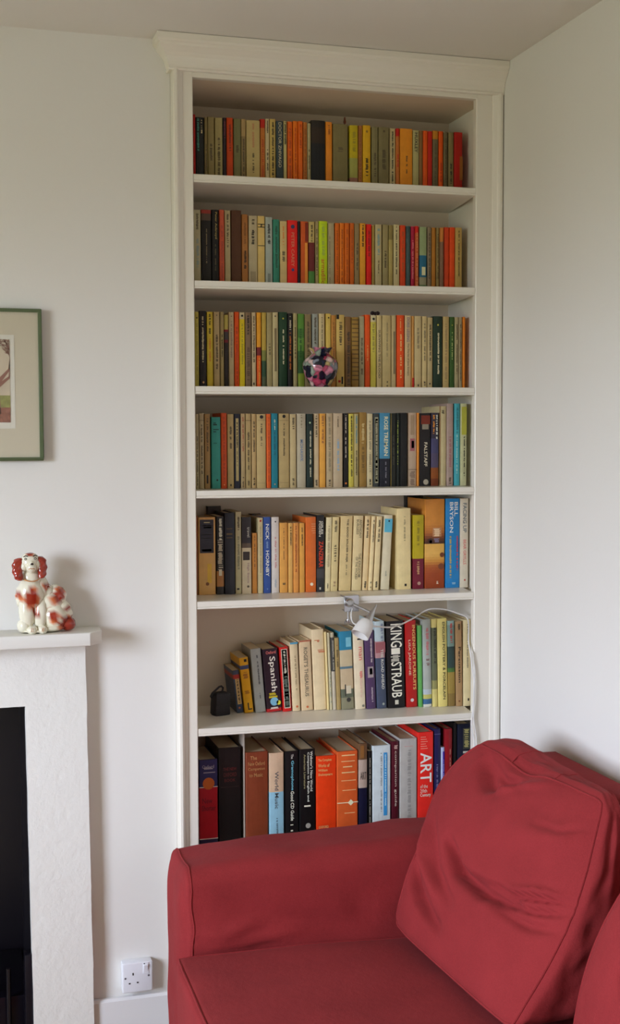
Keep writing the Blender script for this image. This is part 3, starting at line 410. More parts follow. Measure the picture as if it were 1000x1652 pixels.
ROWS[7] = dict(Y=.060, parts=[((310, 1160, 4.167), 600, [
 (48,174,275,'blue and red with a gold disc',[(0,(44,48,98)),(.3,(168,27,42)),(.86,(34,34,72))],[('#',.29,.297,(215,215,215),0,1),('#',.85,.857,(215,215,215),0,1),('~',.08,.1,(170,170,190),.2,.75,'h'),('Oxford',.055,.09,(140,140,170),.15,.8,'h'),('~',.12,.14,(150,150,175),.1,.9),('o',.19,.32,(182,92,30),.17,.82),('New',.41,.47,(105,15,35),.15,.7,'h'),('Shorter',.49,.55,(105,15,35),.12,.88,'h')],'hard'),
 (178,330,195,'very broad black with dull red letters',(17,14,14),[('THE NEW',.19,.22,(80,22,20),.2,.8,'h'),('OXFORD',.24,.28,(70,24,22),.2,.8,'h'),('BOOK',.3,.33,(70,24,22),.25,.75,'h'),('#',.38,.382,(50,30,25),.1,.9)],'hard'),
 (360,512,222,'very broad brown with gold lettering',(112,52,32),[('The',.04,.08,(165,120,80),.2,.5,'h'),('New Oxford',.1,.14,(160,115,75),.1,.85,'h'),('Companion',.16,.2,(160,115,75),.1,.85,'h'),('to Music',.22,.26,(160,115,75),.15,.75,'h')],'hard'), (519,618,228,'pinkish tan over pale blue',[(0,(187,162,142)),(.42,(132,178,208))],[('World Music',.2,.6,(70,75,85),.36,.62),('~',.7,.9,(70,90,110),.45,.58)],'hard'),
 (621,716,218,'black with blue and white lettering',(17,17,20),[('The',.03,.08,(200,200,200),.45,.62),('Gramophone',.1,.42,(110,185,215),.42,.66),('Good CD Guide',.43,.75,(215,215,210),.42,.66),('#',.79,.8,WH,.4,.6),('#',.85,.865,WH,.42,.58),('#',.91,.925,WH,.42,.58)],'hard'),
 (719,828,205,'black with white headings, round emblem',(14,14,16),[("Webster's New World",.02,.45,(220,220,215),.68,.84),('Companion to English and',.03,.56,(220,220,215),.47,.63),('American Literature',.05,.42,(150,145,110),.27,.4),('#',.6,.615,WH,.3,.7),('o',.78,.86,(150,150,150),.38,.7)],'hard'),
 (834,970,248,'broad orange-red with gold lettering',(218,58,18),[('The Complete',.03,.07,(235,170,110),.08,.75,'h'),('Works of',.09,.13,(235,170,110),.08,.65,'h'),('William',.15,.18,(235,170,110),.08,.55,'h'),('Shakespeare',.2,.24,(235,170,110),.08,.8,'h'),('OXFORD',.82,.85,(240,175,120),.1,.6,'h')],'hard')]),
 ((540, 1140, 4.167), 600, [
 (12,156,300,'broad orange with cream rules and a star',(196,87,42),[('#',.040,.052,(225,185,140),.22,.85),('#',.11,.117,(225,185,140),.2,.85),('#',.17,.182,(225,185,140),.28,.72),('#',.235,.247,(225,185,140),.22,.85),('#',.33,.336,(225,185,140),.2,.9),('#',.44,.446,(225,185,140),.25,.9),('#',.58,.588,(230,215,190),0,1),('d',.55,.62,(225,210,185),.5,.8),('o',.57,.6,(140,120,95),.61,.69),('#',.7,.706,(225,185,140),.35,.85)],'hard'),
 (159,220,250,'picture-topped with a navy foot',[(0,(102,74,52)),(.17,(168,152,147)),(.47,(17,20,48))],[('ART',.3,.38,(80,75,75),.15,.85,'h'),('#',.02,.15,(130,90,50),.2,.6)],'hard'), (223,250,300,'narrow black with white print',(17,17,17),f(.08,.9,(180,178,170),.35,.6)), (253,376,262,'white with a bright blue title panel',(192,207,222),[('#',.08,.78,(55,140,210),.6,.8),('~',.1,.68,(170,210,235),.66,.75),('~',.08,.75,(130,140,150),.42,.52),('o',.86,.95,(60,70,80),.4,.7)],'hard'),
 (380,432,235,'dark maroon with white script',(72,17,32),[('companion guide',.1,.7,(205,200,195),.35,.7),('~',.04,.08,(180,150,150),.25,.8)],'hard'), (437,553,215,'broad pale grey with grey capitals',(166,167,171),[('~',.12,.85,(135,136,140),.42,.66),('#',.08,.083,(190,120,120),.25,.75)],'hard'),
 (556,663,172,'broad scarlet with large white capitals',(218,42,37),[('ART',.205,.505,(228,225,222),.16,.87)]+[('#',.045+.023*q,.052+.023*q,(225,140,130),.18,.5+.06*(q%3)) for q in range(6)]+[('of the',.525,.562,(228,210,205),.15,.62,'h'),('20th',.572,.608,(228,210,205),.15,.58,'h'),('Century',.614,.658,(228,210,205),.15,.82,'h')],'hard'), (666,712,150,'navy',(32,30,78),f(.35,.7,(110,110,150),.3,.6)+[('#',.05,.055,(90,90,140),0,1)],'hard'),
 (706,737,275,'short pale blue with a violet panel',(165,178,222),[('#',.05,.8,(60,30,150),.45,.95),('~',.15,.7,(160,160,215),.6,.85)]),
 (739,790,150,'deep red with faint lettering',(128,22,32),f(.2,.8,(180,120,110),.6,.75),'hard'), (796,818,112,'narrow black',(16,15,16),[],'hard'), (822,915,118,'navy, gold crest',(22,27,48),[('#',.04,.24,(60,65,60),.4,.9),('~',.05,.22,(170,165,110),.45,.85),('#',.26,.28,(190,190,190),.4,.9)],'hard')])])
def size_word(t, hard):
    return ''
for sh, R in ROWS.items():
    rows = []
    for (ox, oy, sc), ymid, items in R['parts']:
        for it in items:
            x0, x1, top, words, col, marks = it[:6]; opt = it[6] if len(it) > 6 else ''; tops = it[7] if len(it) > 7 else None
            rows.append((ox, oy, sc, ymid, x0, x1, top, words, col, marks, opt, tops))
    n = len(rows); prev = None; plean = 0
    for i, (ox, oy, sc, ymid, x0, x1, top, words, col, marks, opt, tops) in enumerate(rows):
        Y = R['Y']
        if sh == 6 and i >= 12: Y = .128-.0032*(i-12)
        elif sh == 5: Y = .135-.0011*i
        elif sh == 6: Y = .158-.0025*i
        rng = random.Random(sh*100+i); Y += rng.uniform(-.003, .003) if sh > 4 else rng.uniform(-.004, .002)
        hard = opt == 'hard'
        # bottom of the spine: where the plane of the spines meets the shelf board
        yb = oy+ymid/sc if tops is None else None
        if tops is None:
            a, b = at(ox+x0/sc, oy+ymid/sc, Y), at(ox+x1/sc, oy+ymid/sc, Y); lean = 0
        else:
            py = {5: 948, 6: 1143}[sh]
            a, b = at(ox+x0/sc, py, Y), at(ox+x1/sc, py, Y)
            zt_ = at(ox+(tops[0]+tops[1])/2/sc, oy+top/sc, Y); lean = math.atan2(zt_.x-(a.x+b.x)/2, zt_.z-shelf_z(sh, a.x))
        X0, X1 = a.x, b.x
        if tops is not None and prev is not None and lean < plean and X0-prev < .004: lean = plean
        plean = lean if tops is not None else 0
        if prev is not None and X0 < prev+.0001: X0 = prev+.0001
        prev = X1
        z = shelf_z(sh, (X0+X1)/2)
        zt = at(ox+((x0+x1) if tops is None else (tops[0]+tops[1]))/2/sc, oy+top/sc, Y).z
        h = (zt-z)/math.cos(lean)
        z += abs(SHELF[sh][1]-SHELF[sh][0])/(OX1-OX0)*(X1-X0)/2+.0002
        depth = min(.106+rng.uniform(0, .012) if h < .2 else .135, BD-.004-Y)
        if sh == 7: depth = .165+rng.uniform(-.01, .02)
        segs = col if isinstance(col, list) else [(0, col)]
        bk = make_book(sh, X0, X1, Y, z, h, depth, lean, segs, marks, hard)
        bk['category'] = 'book'
        bk['group'] = 'books on the '+SHN[sh]
        j = i+1 if i < n/2 else n-i; end = 'left' if i < n/2 else 'right'
        t = X1-X0; kind = 'hardback' if hard else 'paperback'
        bk['label'] = f"{kind}, {words}, {ORD[j]} from the {end}, {SHN[sh]}"

# books lying behind the front rows, and small oddments on top of the rows
def back_book(px0, px1, ptop, sh, Y, rgb, label, depth=.1):
    a, b = at(px0, ptop, Y), at(px1, ptop, Y); z = shelf_z(sh, a.x)+.001
    bk = make_book(sh, a.x, b.x, Y, z, a.z-z, depth, 0, [(0, rgb)], [], True); tag(bk, label, 'book')
back_book(334, 357, 817, 5, .252, (60, 48, 45), 'dark book standing behind the broad tan one, fifth shelf down', .02)
back_book(403, 421, 829, 5, .252, (70, 45, 38), 'dark brown book standing behind the short light brown one', .02)
back_book(655, 683, 799, 5, .252, (24, 22, 26), 'black book standing behind the lime-yellow and maroon one, fifth shelf', .02)

# ------------------------------------------------------------------ vase
def vase():
    c = at(516, 623, .055); z = shelf_z(3, c.x)
    root = empty('vase', (c.x, .05, z+.0003), label='small round china vase in pink, navy and green flower pattern before the books', cat='vase')
    P = [(0, 0), (.020, 0), (.0225, .002), (.030, .014), (.038, .030), (.0425, .048), (.0425, .060), (.038, .070), (.029, .077), (.023, .081), (.0215, .085), (.024, .090), (.029, .096), (.0295, .0975), (.027, .096), (.021, .087), (.018, .08), (.03, .06), (.02, .02), (0, .012)]
    mt = bpy.data.materials.new('glazed_flowers'); mt.use_nodes = True; nt = mt.node_tree; N = nt.nodes; L = nt.links; b = N['Principled BSDF']
    b.inputs['Roughness'].default_value = .15
    tc = N.new('ShaderNodeTexCoord'); nz = N.new('ShaderNodeTexNoise'); nz.inputs['Scale'].default_value = 45; nz.inputs['Detail'].default_value = 2
    mix = N.new('ShaderNodeVectorMath'); mix.operation = 'MULTIPLY_ADD'; mix.inputs[1].default_value = (.02, .02, .02)
    L.new(tc.outputs['Object'], nz.inputs['Vector']); L.new(nz.outputs['Color'], mix.inputs[0]); L.new(tc.outputs['Object'], mix.inputs[2])
    vo = N.new('ShaderNodeTexVoronoi'); vo.inputs['Scale'].default_value = 62; L.new(mix.outputs[0], vo.inputs['Vector'])
    sep = N.new('ShaderNodeSeparateColor'); L.new(vo.outputs['Color'], sep.inputs[0])
    rp = N.new('ShaderNodeValToRGB'); rp.color_ramp.interpolation = 'CONSTANT'
    cols = [(0, (20, 26, 50)), (.2, (214, 130, 155)), (.34, (236, 205, 198)), (.48, (158, 172, 156)), (.62, (190, 66, 100)), (.74, (24, 30, 58)), (.84, (150, 156, 172)), (.95, (205, 180, 120))]
    els = rp.color_ramp.elements
    for i, (p, c3) in enumerate(cols):
        e = els[i] if i < 2 else els.new(p); e.position = p; e.color = [lin(q) for q in c3]+[1]
    L.new(sep.outputs[0], rp.inputs[0])
    rp2 = N.new('ShaderNodeValToRGB'); rp2.color_ramp.elements[0].position = .0; rp2.color_ramp.elements[0].color = (.25, .25, .25, 1); rp2.color_ramp.elements[1].position = .35; rp2.color_ramp.elements[1].color = (1, 1, 1, 1)
    v2 = N.new('ShaderNodeTexVoronoi'); v2.feature = 'DISTANCE_TO_EDGE'; v2.inputs['Scale'].default_value = 62; L.new(mix.outputs[0], v2.inputs['Vector'])
    L.new(v2.outputs['Distance'], rp2.inputs[0])
    mm = N.new('ShaderNodeMix'); mm.data_type = 'RGBA'; mm.blend_type = 'MULTIPLY'; mm.inputs['Factor'].default_value = .8
    L.new(rp.outputs[0], mm.inputs['A']); L.new(rp2.outputs[0], mm.inputs['B']); L.new(mm.outputs['Result'], b.inputs['Base Color'])
    def wob(j, q, r, h):
        if 11 <= j <= 14: return r*(1+.06*math.cos(8*q)), h+.0012*math.cos(8*q)
        return r, h
    P = [(r*1.10, h*1.06) for r, h in P]
    MB().lathe(P, n=56, wob=wob).build('body', mt, root, smooth=True)
vase()
# dark bow-shaped ornament on top of the third row, little brown peg on the top row
a = at(605, 507, .16)
mb = MB(); mb.ball((0, 0, .005), (.004, .004, .005)); mb.ball((-.0075, 0, .006), (.0065, .005, .0055)); mb.ball((.0075, 0, .006), (.0065, .005, .0055)); mb.tube([(0, 0, .004), (0, .0, -.012)], .0015)
o = mb.build('ornament', mat('dark_enamel', (45, 26, 32), .4), smooth=True); o.location = (a.x, .16, a.z-.003)
tag(o, 'tiny dark double-lobed ornament on top of the books, third shelf down', 'ornament')
a = at(556, 199, .17)
mb = MB().lathe([(0, 0), (.0035, 0), (.004, .004), (.0028, .009), (.0025, .013), (.0012, .017), (0, .0175)], n=16)
mb.tube([(0, 0, .001), (0, 0, -.02)], .002)
o = mb.build('figurine', mat('brown_wood', (120, 62, 32), .5), smooth=True); o.location = (a.x, .17, a.z)
tag(o, 'tiny brown peg-shaped figurine poking up behind the top row of books', 'figurine')

# ------------------------------------------------------------------ black pouch, sixth shelf
def pouch():
    a = at(357, 1150, .15); z = shelf_z(6, a.x)
    root = empty('camera_case', (a.x-.002, .155, z+.0004), label='small black camera case with a looped strap on the sixth shelf', cat='case')
    m_ = mat('black_nylon', (30, 26, 30), .65, bump=.4, bscale=300)
    mb = MB(); n = 12
    lv = [(0, .0225, .018), (.003, .0245, .020), (.03, .0235, .0195), (.055, .0215, .017), (.061, .018, .013)]
    vs = []
    for z_, hw, hd in lv:
        for k in range(n):
            q = 2*math.pi*(k+.5)/n; cx, cy = math.cos(q), math.sin(q); s = (abs(cx)**5+abs(cy)**5)**(-.2); vs.append((cx*s*hw, cy*s*hd, z_))
    fs = [(j*n+k, j*n+(k+1) % n, (j+1)*n+(k+1) % n, (j+1)*n+k) for j in range(len(lv)-1) for k in range(n)]+[tuple(range(n))[::-1], tuple((len(lv)-1)*n+k for k in range(n))]
    root.rotation_euler = (0, 0, .25)
    mb.add(vs, fs).build('body', m_, root, smooth=True)
    MB().box(-.021, .021, -.0205, -.017, .028, .06).build('flap', m_, root, bevel=.002)
    pts = [(-.022, 0, .055), (-.028, -.004, .050), (-.031, -.006, .054), (-.026, -.006, .062), (-.016, -.004, .068), (-.004, -.002, .076), (.004, 0, .077), (.009, 0, .072), (.007, .001, .063), (.0, .001, .059)]
    MB().tube(pts, .0028, 8).build('strap', m_, root, smooth=True)
pouch()

# ------------------------------------------------------------------ clip-on lamp under shelf five
def lamp():
    Yc = -.004
    z5 = shelf_z(5, 1.02)
    def P(cx, cy, Y=-.02): return at(540+cx/12.5, 950+cy/12.5, Y)
    root = empty('clip_on_lamp', (P(330, 290).x, Yc, P(330, 290).z), label='silver clip-on spotlight with white shade clamped to the fifth shelf edge', cat='lamp')
    met = mat('brushed_steel', (190, 190, 192), .28, metal=.9); wp = mat('lamp_white', (225, 222, 218), .35)
    O = lambda o: off(o, root)
    a, b = P(185, 130, -.003), P(480, 450, -.003)
    mb = MB(); mb.box(a.x, b.x, -.006, -.0032, b.z, z5+.0035); mb.box(a.x, b.x, -.0032, .035, z5+.0004, z5+.0035); mb.box(a.x+.004, b.x-.004, -.0032, .03, b.z, b.z+.003)
    O(mb.build('clamp', met, root, bevel=.0008, seg=1))
    c = P(300, 280, -.018)
    O(MB().lathe([(0, .014), (.006, .0135), (.0105, .009), (.012, 0), (.0105, -.007), (.008, -.0115), (0, -.012)], (-.35, -1, .1), c, 24).build('joint', met, root, smooth=True))
    s0, s1 = P(265, 430, .012), P(268, 620, .012)
    mb = MB().tube([s0, s1], .0022, 10); mb.lathe([(0, 0), (.006, 0), (.0065, -.004), (.005, -.0085), (0, -.009)], (0, 0, 1), s1+Vector((0, 0, .001)), 16)
    mb.tube([s1+Vector((-.007, -.003, -.003)), s1+Vector((-.0105, -.004, -.008))], .0018)
    O(mb.build('clamp_screw', met, root, smooth=True))
    e = P(710, 470, -.045)
    O(MB().tube([c, e], [.0045, .0035], 12).build('arm', met, root, smooth=True))
    tip, base = P(845, 315, -.050), P(640, 700, -.066); ax = (base-tip); Ln = ax.length
    O(MB().lathe([(0, 0), (.0015, .0008), (.0045, Ln*.3), (.009, Ln*.62), (.0125, Ln*.85), (.0145, Ln*1.05), (.013, Ln*1.05), (.0, Ln*.9)], ax, tip, 28).build('cone', met, root, smooth=True))
    st = tip+ax*.86; rim = P(505, 935, -.076); a2 = (rim-st); L2 = a2.length
    O(MB().lathe([(.0135, 0), (.019, L2*.1), (.0228, L2*.45), (.0245, L2*.95), (.0248, L2), (.0235, L2), (.0215, L2*.5), (.016, L2*.12), (0, L2*.1)], a2, st, 36).build('shade', wp, root, smooth=True))
    O(MB().ball(st+a2*.55, .009).build('bulb', mat('pearl_glass', (235, 232, 225), .4), root, smooth=True))
    cm = mat('white_cable', (226, 224, 220), .4)
    pts = [P(350, 405, -.008), P(332, 480, -.014), P(330, 570, -.018), P(345, 640, -.02), P(385, 700, -.03), P(450, 720, -.05)]
    O(MB().tube(smooth_path(pts, 5), .0019, 8).build('cable', cm, root, smooth=True))
    Q = lambda cx, cy, Y: at(540+cx/4.167, 940+cy/4.167, Y)
    pts = [Q(225, 300, -.045), Q(270, 294, -.03), Q(350, 300, 0), Q(400, 295, .03), Q(450, 278, .06), Q(530, 238, .08), Q(590, 199, .1), Q(640, 177, .095), Q(720, 177, .095), Q(780, 190, .095), Q(830, 208, .09), Q(870, 222, .085), Q(893, 245, .08), at(756.2, 1012, .05), at(755.8, 1035, .02), at(758.5, 1052, -.005)]
    pts += [at(x, y, -.007) for x, y in ((760.5, 1068), (763, 1085), (764.5, 1100), (764, 1130), (762, 1150), (760.5, 1165), (762, 1180), (765, 1195), (765, 1230), (764, 1300))]
    O(MB().tube(smooth_path(pts, 5), .0022, 8).build('cable', cm, root, smooth=True))
    pts = [at(x, y, Y) for x, y, Y in ((761.5, 1052, -.005), (763.5, 1066, -.006), (766, 1082, -.006), (764.5, 1110, -.011), (763.5, 1140, -.011), (764, 1160, -.008), (767, 1182, -.008), (768.5, 1200, -.008), (768.5, 1300, -.008))]
    O(MB().tube(smooth_path(pts, 5), .0016, 8).build('cable', cm, root, smooth=True))
def smooth_path(pts, k):
    pts = [Vector(p) for p in pts]; out = []
    for i in range(len(pts)-1):
        p0, p1, p2, p3 = pts[max(i-1, 0)], pts[i], pts[i+1], pts[min(i+2, len(pts)-1)]
        for j in range(k):
            t = j/k
            out.append(.5*((2*p1)+(-p0+p2)*t+(2*p0-5*p1+4*p2-p3)*t*t+(-p0+3*p1-3*p2+p3)*t**3))
    return out+[pts[-1]]
lamp()

# ------------------------------------------------------------------ fireplace
def fireplace():
    root = empty('fireplace', (-.21, 0, 0), label='white painted stone fireplace with a black opening and plain mantelshelf', cat='fireplace')
    O = lambda o: off(o, root)
    # one plastered slab with the opening left out; outer edges wander slightly, the face is pitted
    bm = bmesh.new(); y0, y1 = -.004, WY-.0005
    def lines(a, b, n): return [a+(b-a)*i/n for i in range(n+1)]
    xs = lines(-.765, FX0, 18)+lines(FX0, FX1, 60)[1:]+lines(FX1, .345, 24)[1:]; zs = lines(0, FZ, 130)+lines(FZ, 1.0875, 24)[1:]
    iA, iB, jT = 18, 78, 130; g = {}
    for i, x in enumerate(xs):
        for j, z in enumerate(zs):
            if iA < i < iB and j < jT: continue
            d = .0010*noise.noise(Vector((x*9, 7, z*9)))+.0004*noise.noise(Vector((x*60, 7, z*60)))
            if noise.noise(Vector((x*95, 1, z*95))) > .55: d += .0016
            lean = .0085*(1.08-z) if i > iB else (.010*(FZ-z) if i == iB and z < FZ else 0)
            if i > iB: lean = .0095*(FZ-z)*(1-(i-iB)/24)+.0105*(1.08-z)*(i-iB)/24
            e = .0016*noise.noise(Vector((5, 0, z*9)))+.0008*noise.noise(Vector((5, 3, z*40))) if i in (0, len(xs)-1) else (.0008*noise.noise(Vector((9, 0, z*12))) if i in (iA, iB) and j <= jT else 0)
            g[i, j] = bm.verts.new((x+lean+e, y0+d, z))
    for i in range(len(xs)-1):
        for j in range(len(zs)-1):
            q = [(i, j), (i+1, j), (i+1, j+1), (i, j+1)]
            if all(k in g for k in q) and not (iA <= i < iB and j < jT): bm.faces.new([g[k] for k in q])
    def strip(seq):
        seq = [v for v in seq if v]; bk = [bm.verts.new((v.co.x, y1, v.co.z)) for v in seq]
        for k in range(len(seq)-1): bm.faces.new((seq[k], seq[k+1], bk[k+1], bk[k]))
    nz_ = len(zs)-1; nx = len(xs)-1
    strip([g[0, j] for j in range(nz_+1)]); strip([g[nx, j] for j in range(nz_+1)]); strip([g[i, nz_] for i in range(nx+1)])
    strip([g[iA, j] for j in range(jT+1)]); strip([g[iB, j] for j in range(jT+1)]); strip([g[i, jT] for i in range(iA, iB+1)])
    bmesh.ops.recalc_face_normals(bm, faces=bm.faces)
    me = bpy.data.meshes.new('surround'); bm.to_mesh(me); bm.free()
    so = link('surround', me, M_STONE, root, True); me.set_sharp_from_angle(angle=math.radians(50)); O(so)
    # mantelshelf with clipped corners
    o2 = [(-.80, WY-.0005), (-.80, -.050), (-.77, -.082), (.349, -.082), (.381, -.048), (.384, WY-.0005)]
    O(MB().prism([(x, y, 0) for x, y in o2], (0, 0, 1.0880), (0, 0, 1.1195)).build('mantel_shelf', mat('mantel_paint', (228, 226, 220), .42, bump=.08, bscale=40), root, bevel=.0018))
    # firebox
    mb = MB(); a, b = FX0-.0195, FX1+.0195
    mb.box(a, b, .40, .42, 0, FZ+.018); mb.box(a, a+.01, .012, .40, 0, FZ+.018); mb.box(b-.01, b, .012, .40, 0, FZ+.018); mb.box(a, b, .012, .40, FZ+.006, FZ+.018)
    O(mb.build('firebox', M_DARK, root))
    # cast-iron insert frame
    mb = MB(); mb.box(FX1-.012, FX1+.009, .006, .05, 0, .30); mb.box(FX0+.0, FX0+.02, .006, .05, 0, .30); mb.box(FX0, FX1, .05, .36, .0, .18)
    O(mb.build('grate', mat('cast_iron', (22, 18, 28), .3, metal=.5), root, bevel=.003))
    for i in range(9):
        x = FX0+.05+i*(FX1-FX0-.1)/8
        O(MB().tube([(x, .045, .1), (x, .035, .26)], .006, 8).build('grate_bar', M_DARK, root, smooth=True))
fireplace()

# ------------------------------------------------------------------ china dog
def dog():
    cx, cz = 75, 1018; S = 1/645.0; Y0 = -.032
    base = at(cx, cz, Y0); zb = 1.1198
    root = empty('china_dog', (base.x, Y0, zb), label='seated white china spaniel ornament with rust-red ears and patches on the mantelshelf', cat='figurine')
    def L(px, py, d=0): return Vector(((px-cx)*S, d*S, max((cz-py)*S, 0)))
    mb = MB()
    def E(px, py, rx, ry, rz, d=0, rot=0):
        n = 20; h = 10; vs = []; c = L(px, py, d)
        for i in range(h+1):
            t = math.pi*i/h
            for k in range(n):
                q = 2*math.pi*k/n; x, y, z = rx*math.sin(t)*math.cos(q), ry*math.sin(t)*math.sin(q), rz*math.cos(t)
                x, z = x*math.cos(rot)+z*math.sin(rot), -x*math.sin(rot)+z*math.cos(rot)
                vs.append(c+Vector((x, y, z))*S)
        mb.add(vs, [(i*n+k, (i+1)*n+k, (i+1)*n+(k+1) % n, i*n+(k+1) % n) for i in range(h) for k in range(n)])
    E(50.5, 907, 15.5, 15, 15.5, -6); E(51, 900, 13.5, 13, 9, -7)            # skull
    E(52, 914, 8.5, 9, 8.5, -17); E(52, 908, 5, 7, 6, -17)            # muzzle
    E(41, 912, 6, 8, 8, -11); E(61, 911, 6, 8, 8, -11)          # cheeks
    E(52, 932, 16, 15, 17, -2); E(51, 955, 22, 20, 26, -3)    # neck, chest
    E(36, 960, 8, 12, 18, 2, .1); E(66, 950, 14, 17, 22, 3)
    E(45, 985, 13, 13, 28, -5, -.05); E(66, 988, 12, 13, 28, -4, .05)   # forelegs
    E(52, 1012, 9, 11, 7, -14); E(68, 1012, 8.5, 11, 7, -13); E(40, 1006, 11, 14, 12, -3, .3)   # paws and base
    E(80, 975, 24, 19, 26, 5, -.45); E(92, 962, 15, 16, 19, 7, -.5); E(88, 993, 22, 21, 23, 2, -.2); E(101, 985, 15, 16, 20, 6, -.5)
    E(76, 956, 13, 15, 15, 5, -.3); E(84, 970, 14, 16, 20, 4, -.4); E(108, 1006, 14, 13, 12, 4, .3); E(80, 1011, 26, 20, 7, 2); E(58, 1014, 24, 22, 4, 0)
    me0 = mb.mesh('tmp'); o = bpy.data.objects.new('tmp', me0); COL.objects.link(o)
    md = o.modifiers.new('r', 'REMESH'); md.mode = 'VOXEL'; md.voxel_size = .0009
    sm = o.modifiers.new('s', 'SMOOTH'); sm.iterations = 5; sm.factor = .5
    me = bpy.data.meshes.new_from_object(o, depsgraph=bpy.context.evaluated_depsgraph_get()); me.name = 'body'
    bpy.data.objects.remove(o)
    red = [(51.5, 961, 12.5, 17, 0), (60, 985, 5.5, 6.5, .4), (94, 960, 10.5, 15, -.5), (86, 992, 9, 10.5, 0), (108, 981, 5.5, 5.5, 0), (75, 945.5, 6, 5.5, 0), (33, 957.5, 4.5, 6, 0), (109, 1006, 16, 14, 0), (50, 893, 6, 3, 0)]
    ca = me.color_attributes.new('paint', 'FLOAT_COLOR', 'POINT')
    W = [lin(c) for c in (226, 221, 200)]; RC = [lin(c) for c in (148, 42, 22)]; OC = [lin(c) for c in (206, 110, 60)]
    for i, v in enumerate(me.vertices):
        px, py = v.co.x/S+cx, cz-v.co.z/S; dd = v.co.y/S; d = 9
        for (rx, ry, a, b, ro) in red:
            x, y = px-rx, py-ry; x, y = x*math.cos(ro)-y*math.sin(ro), x*math.sin(ro)+y*math.cos(ro)
            k = math.hypot(x/a, y/b)
            if rx < 100 and dd > 12: k += 1
            d = min(d, k)
        d += .11*noise.noise(Vector((px*.30, py*.14, 1)))+.06*noise.noise(Vector((px*.9, py*.5, 4)))
        t = min(1, max(0, (1.03-d)/.05)); q = min(1, max(0, (.92-d)/.12))
        c = [W[j]*(1-t)+(OC[j]*(1-q)+RC[j]*q)*t for j in range(3)]
        ca.data[i].color = (*c, 1)
    # curls of the coat: wavy relief that follows the body downwards
    nrm = [v.normal.copy() for v in me.vertices]
    for v, n_ in zip(me.vertices, nrm):
        px, py = v.co.x/S+cx, cz-v.co.z/S
        if py < 926 or py > 1008: amp = .0
        elif px < 72 and py > 985: amp = .3
        else: amp = min(1, (py-926)/8)
        ph = (px-.5*(py-960)*(1 if px > 66 else -.25))*.95+2.2*noise.noise(Vector((px*.08, py*.08, 0)))
        v.co += n_*(.0013*amp*(math.sin(ph)+.4*math.sin(py*.5+px*.4)))
    mt = bpy.data.materials.new('glazed_china'); mt.use_nodes = True; nt = mt.node_tree; b = nt.nodes['Principled BSDF']
    b.inputs['Roughness'].default_value = .14; b.inputs['Coat Weight'].default_value = .5
    at_ = nt.nodes.new('ShaderNodeAttribute'); at_.attribute_name = 'paint'; nt.links.new(at_.outputs['Color'], b.inputs['Base Color'])
    link('body', me, mt, root, True)
    mr = mat('rust_glaze', (150, 44, 27), .15, coat=.5, vary=.3, vscale=120); mk = mat('black_glaze', (30, 24, 22), .2); mo = mat('tan_glaze', (190, 130, 80), .2)
    for sx, pts, w_ in ((-1, [(38, 899), (33.5, 903), (31, 914), (32, 926), (34.5, 934)], .92), (1, [(63, 897), (67, 901), (69, 912), (68.5, 924), (67.5, 931)], .82)):
        bm = MB(); ctr = smooth_path([L(a_, b_, -6-3*i) for i, (a_, b_) in enumerate(pts)], 8); n = 18; vs = []
        m_ = len(ctr)
        for i, p in enumerate(ctr):
            t = i/(m_-1); r = (.5+.62*math.sin(math.pi*min(1, t*.85+.12))**.7)*8.2*w_*S*(1 if t < .93 else .75) if 0 < i < m_-1 else .0008
            for k in range(n):
                q = 2*math.pi*k/n; rr = r*(1+.10*math.sin(t*26+k*1.1)); vs.append(p+Vector((math.cos(q)*rr, math.sin(q)*rr*.75, 0)))
        bm.add(vs, [(i*n+k, i*n+(k+1) % n, (i+1)*n+(k+1) % n, (i+1)*n+k) for i in range(m_-1) for k in range(n)])
        bm.build('ear', mr, root, smooth=True)
    for px, py in ((43.5, 900), (58, 899.5)):
        e = MB().ball(L(px, py, -18.2), (2.2*S, 1.6*S, 1.7*S)).build('eye', mk, root, smooth=True)
        MB().ball(L(px, py, -19.5), (.9*S, .8*S, .9*S)).build('pupil', mat('eye_white', (225, 215, 190), .2), e, smooth=True)
        MB().tube(smooth_path([L(px-3.5, py-3.2, -18), L(px, py-5, -17.5), L(px+3.5, py-3.4, -17.5)], 4), .7*S, 6).build('brow', mk, root, smooth=True)
    MB().ball(L(52.5, 907.5, -25.5), (2.6*S, 2*S, 1.8*S)).build('nose', mk, root, smooth=True)
    MB().tube(smooth_path([L(47.5, 915.5, -24.2), L(50, 914, -26), L(52, 915, -26.3), L(54, 914, -26), L(56.5, 915.5, -24.2)], 4), .55*S, 6).build('mouth', mo, root, smooth=True)
    for p0 in (50, 52.5, 66.5, 69):
        MB().tube([L(p0, 1008, -24), L(p0-.3, 1014, -25.2)], .45*S, 6).build('toe_line', mo, root, smooth=True)
    MB().tube(smooth_path([L(38, 931, -14), L(45, 934, -19), L(53, 935, -20.5), L(61, 933.5, -18), L(66, 930, -13)], 5), .8*S, 8).build('collar', mo, root, smooth=True)
dog()

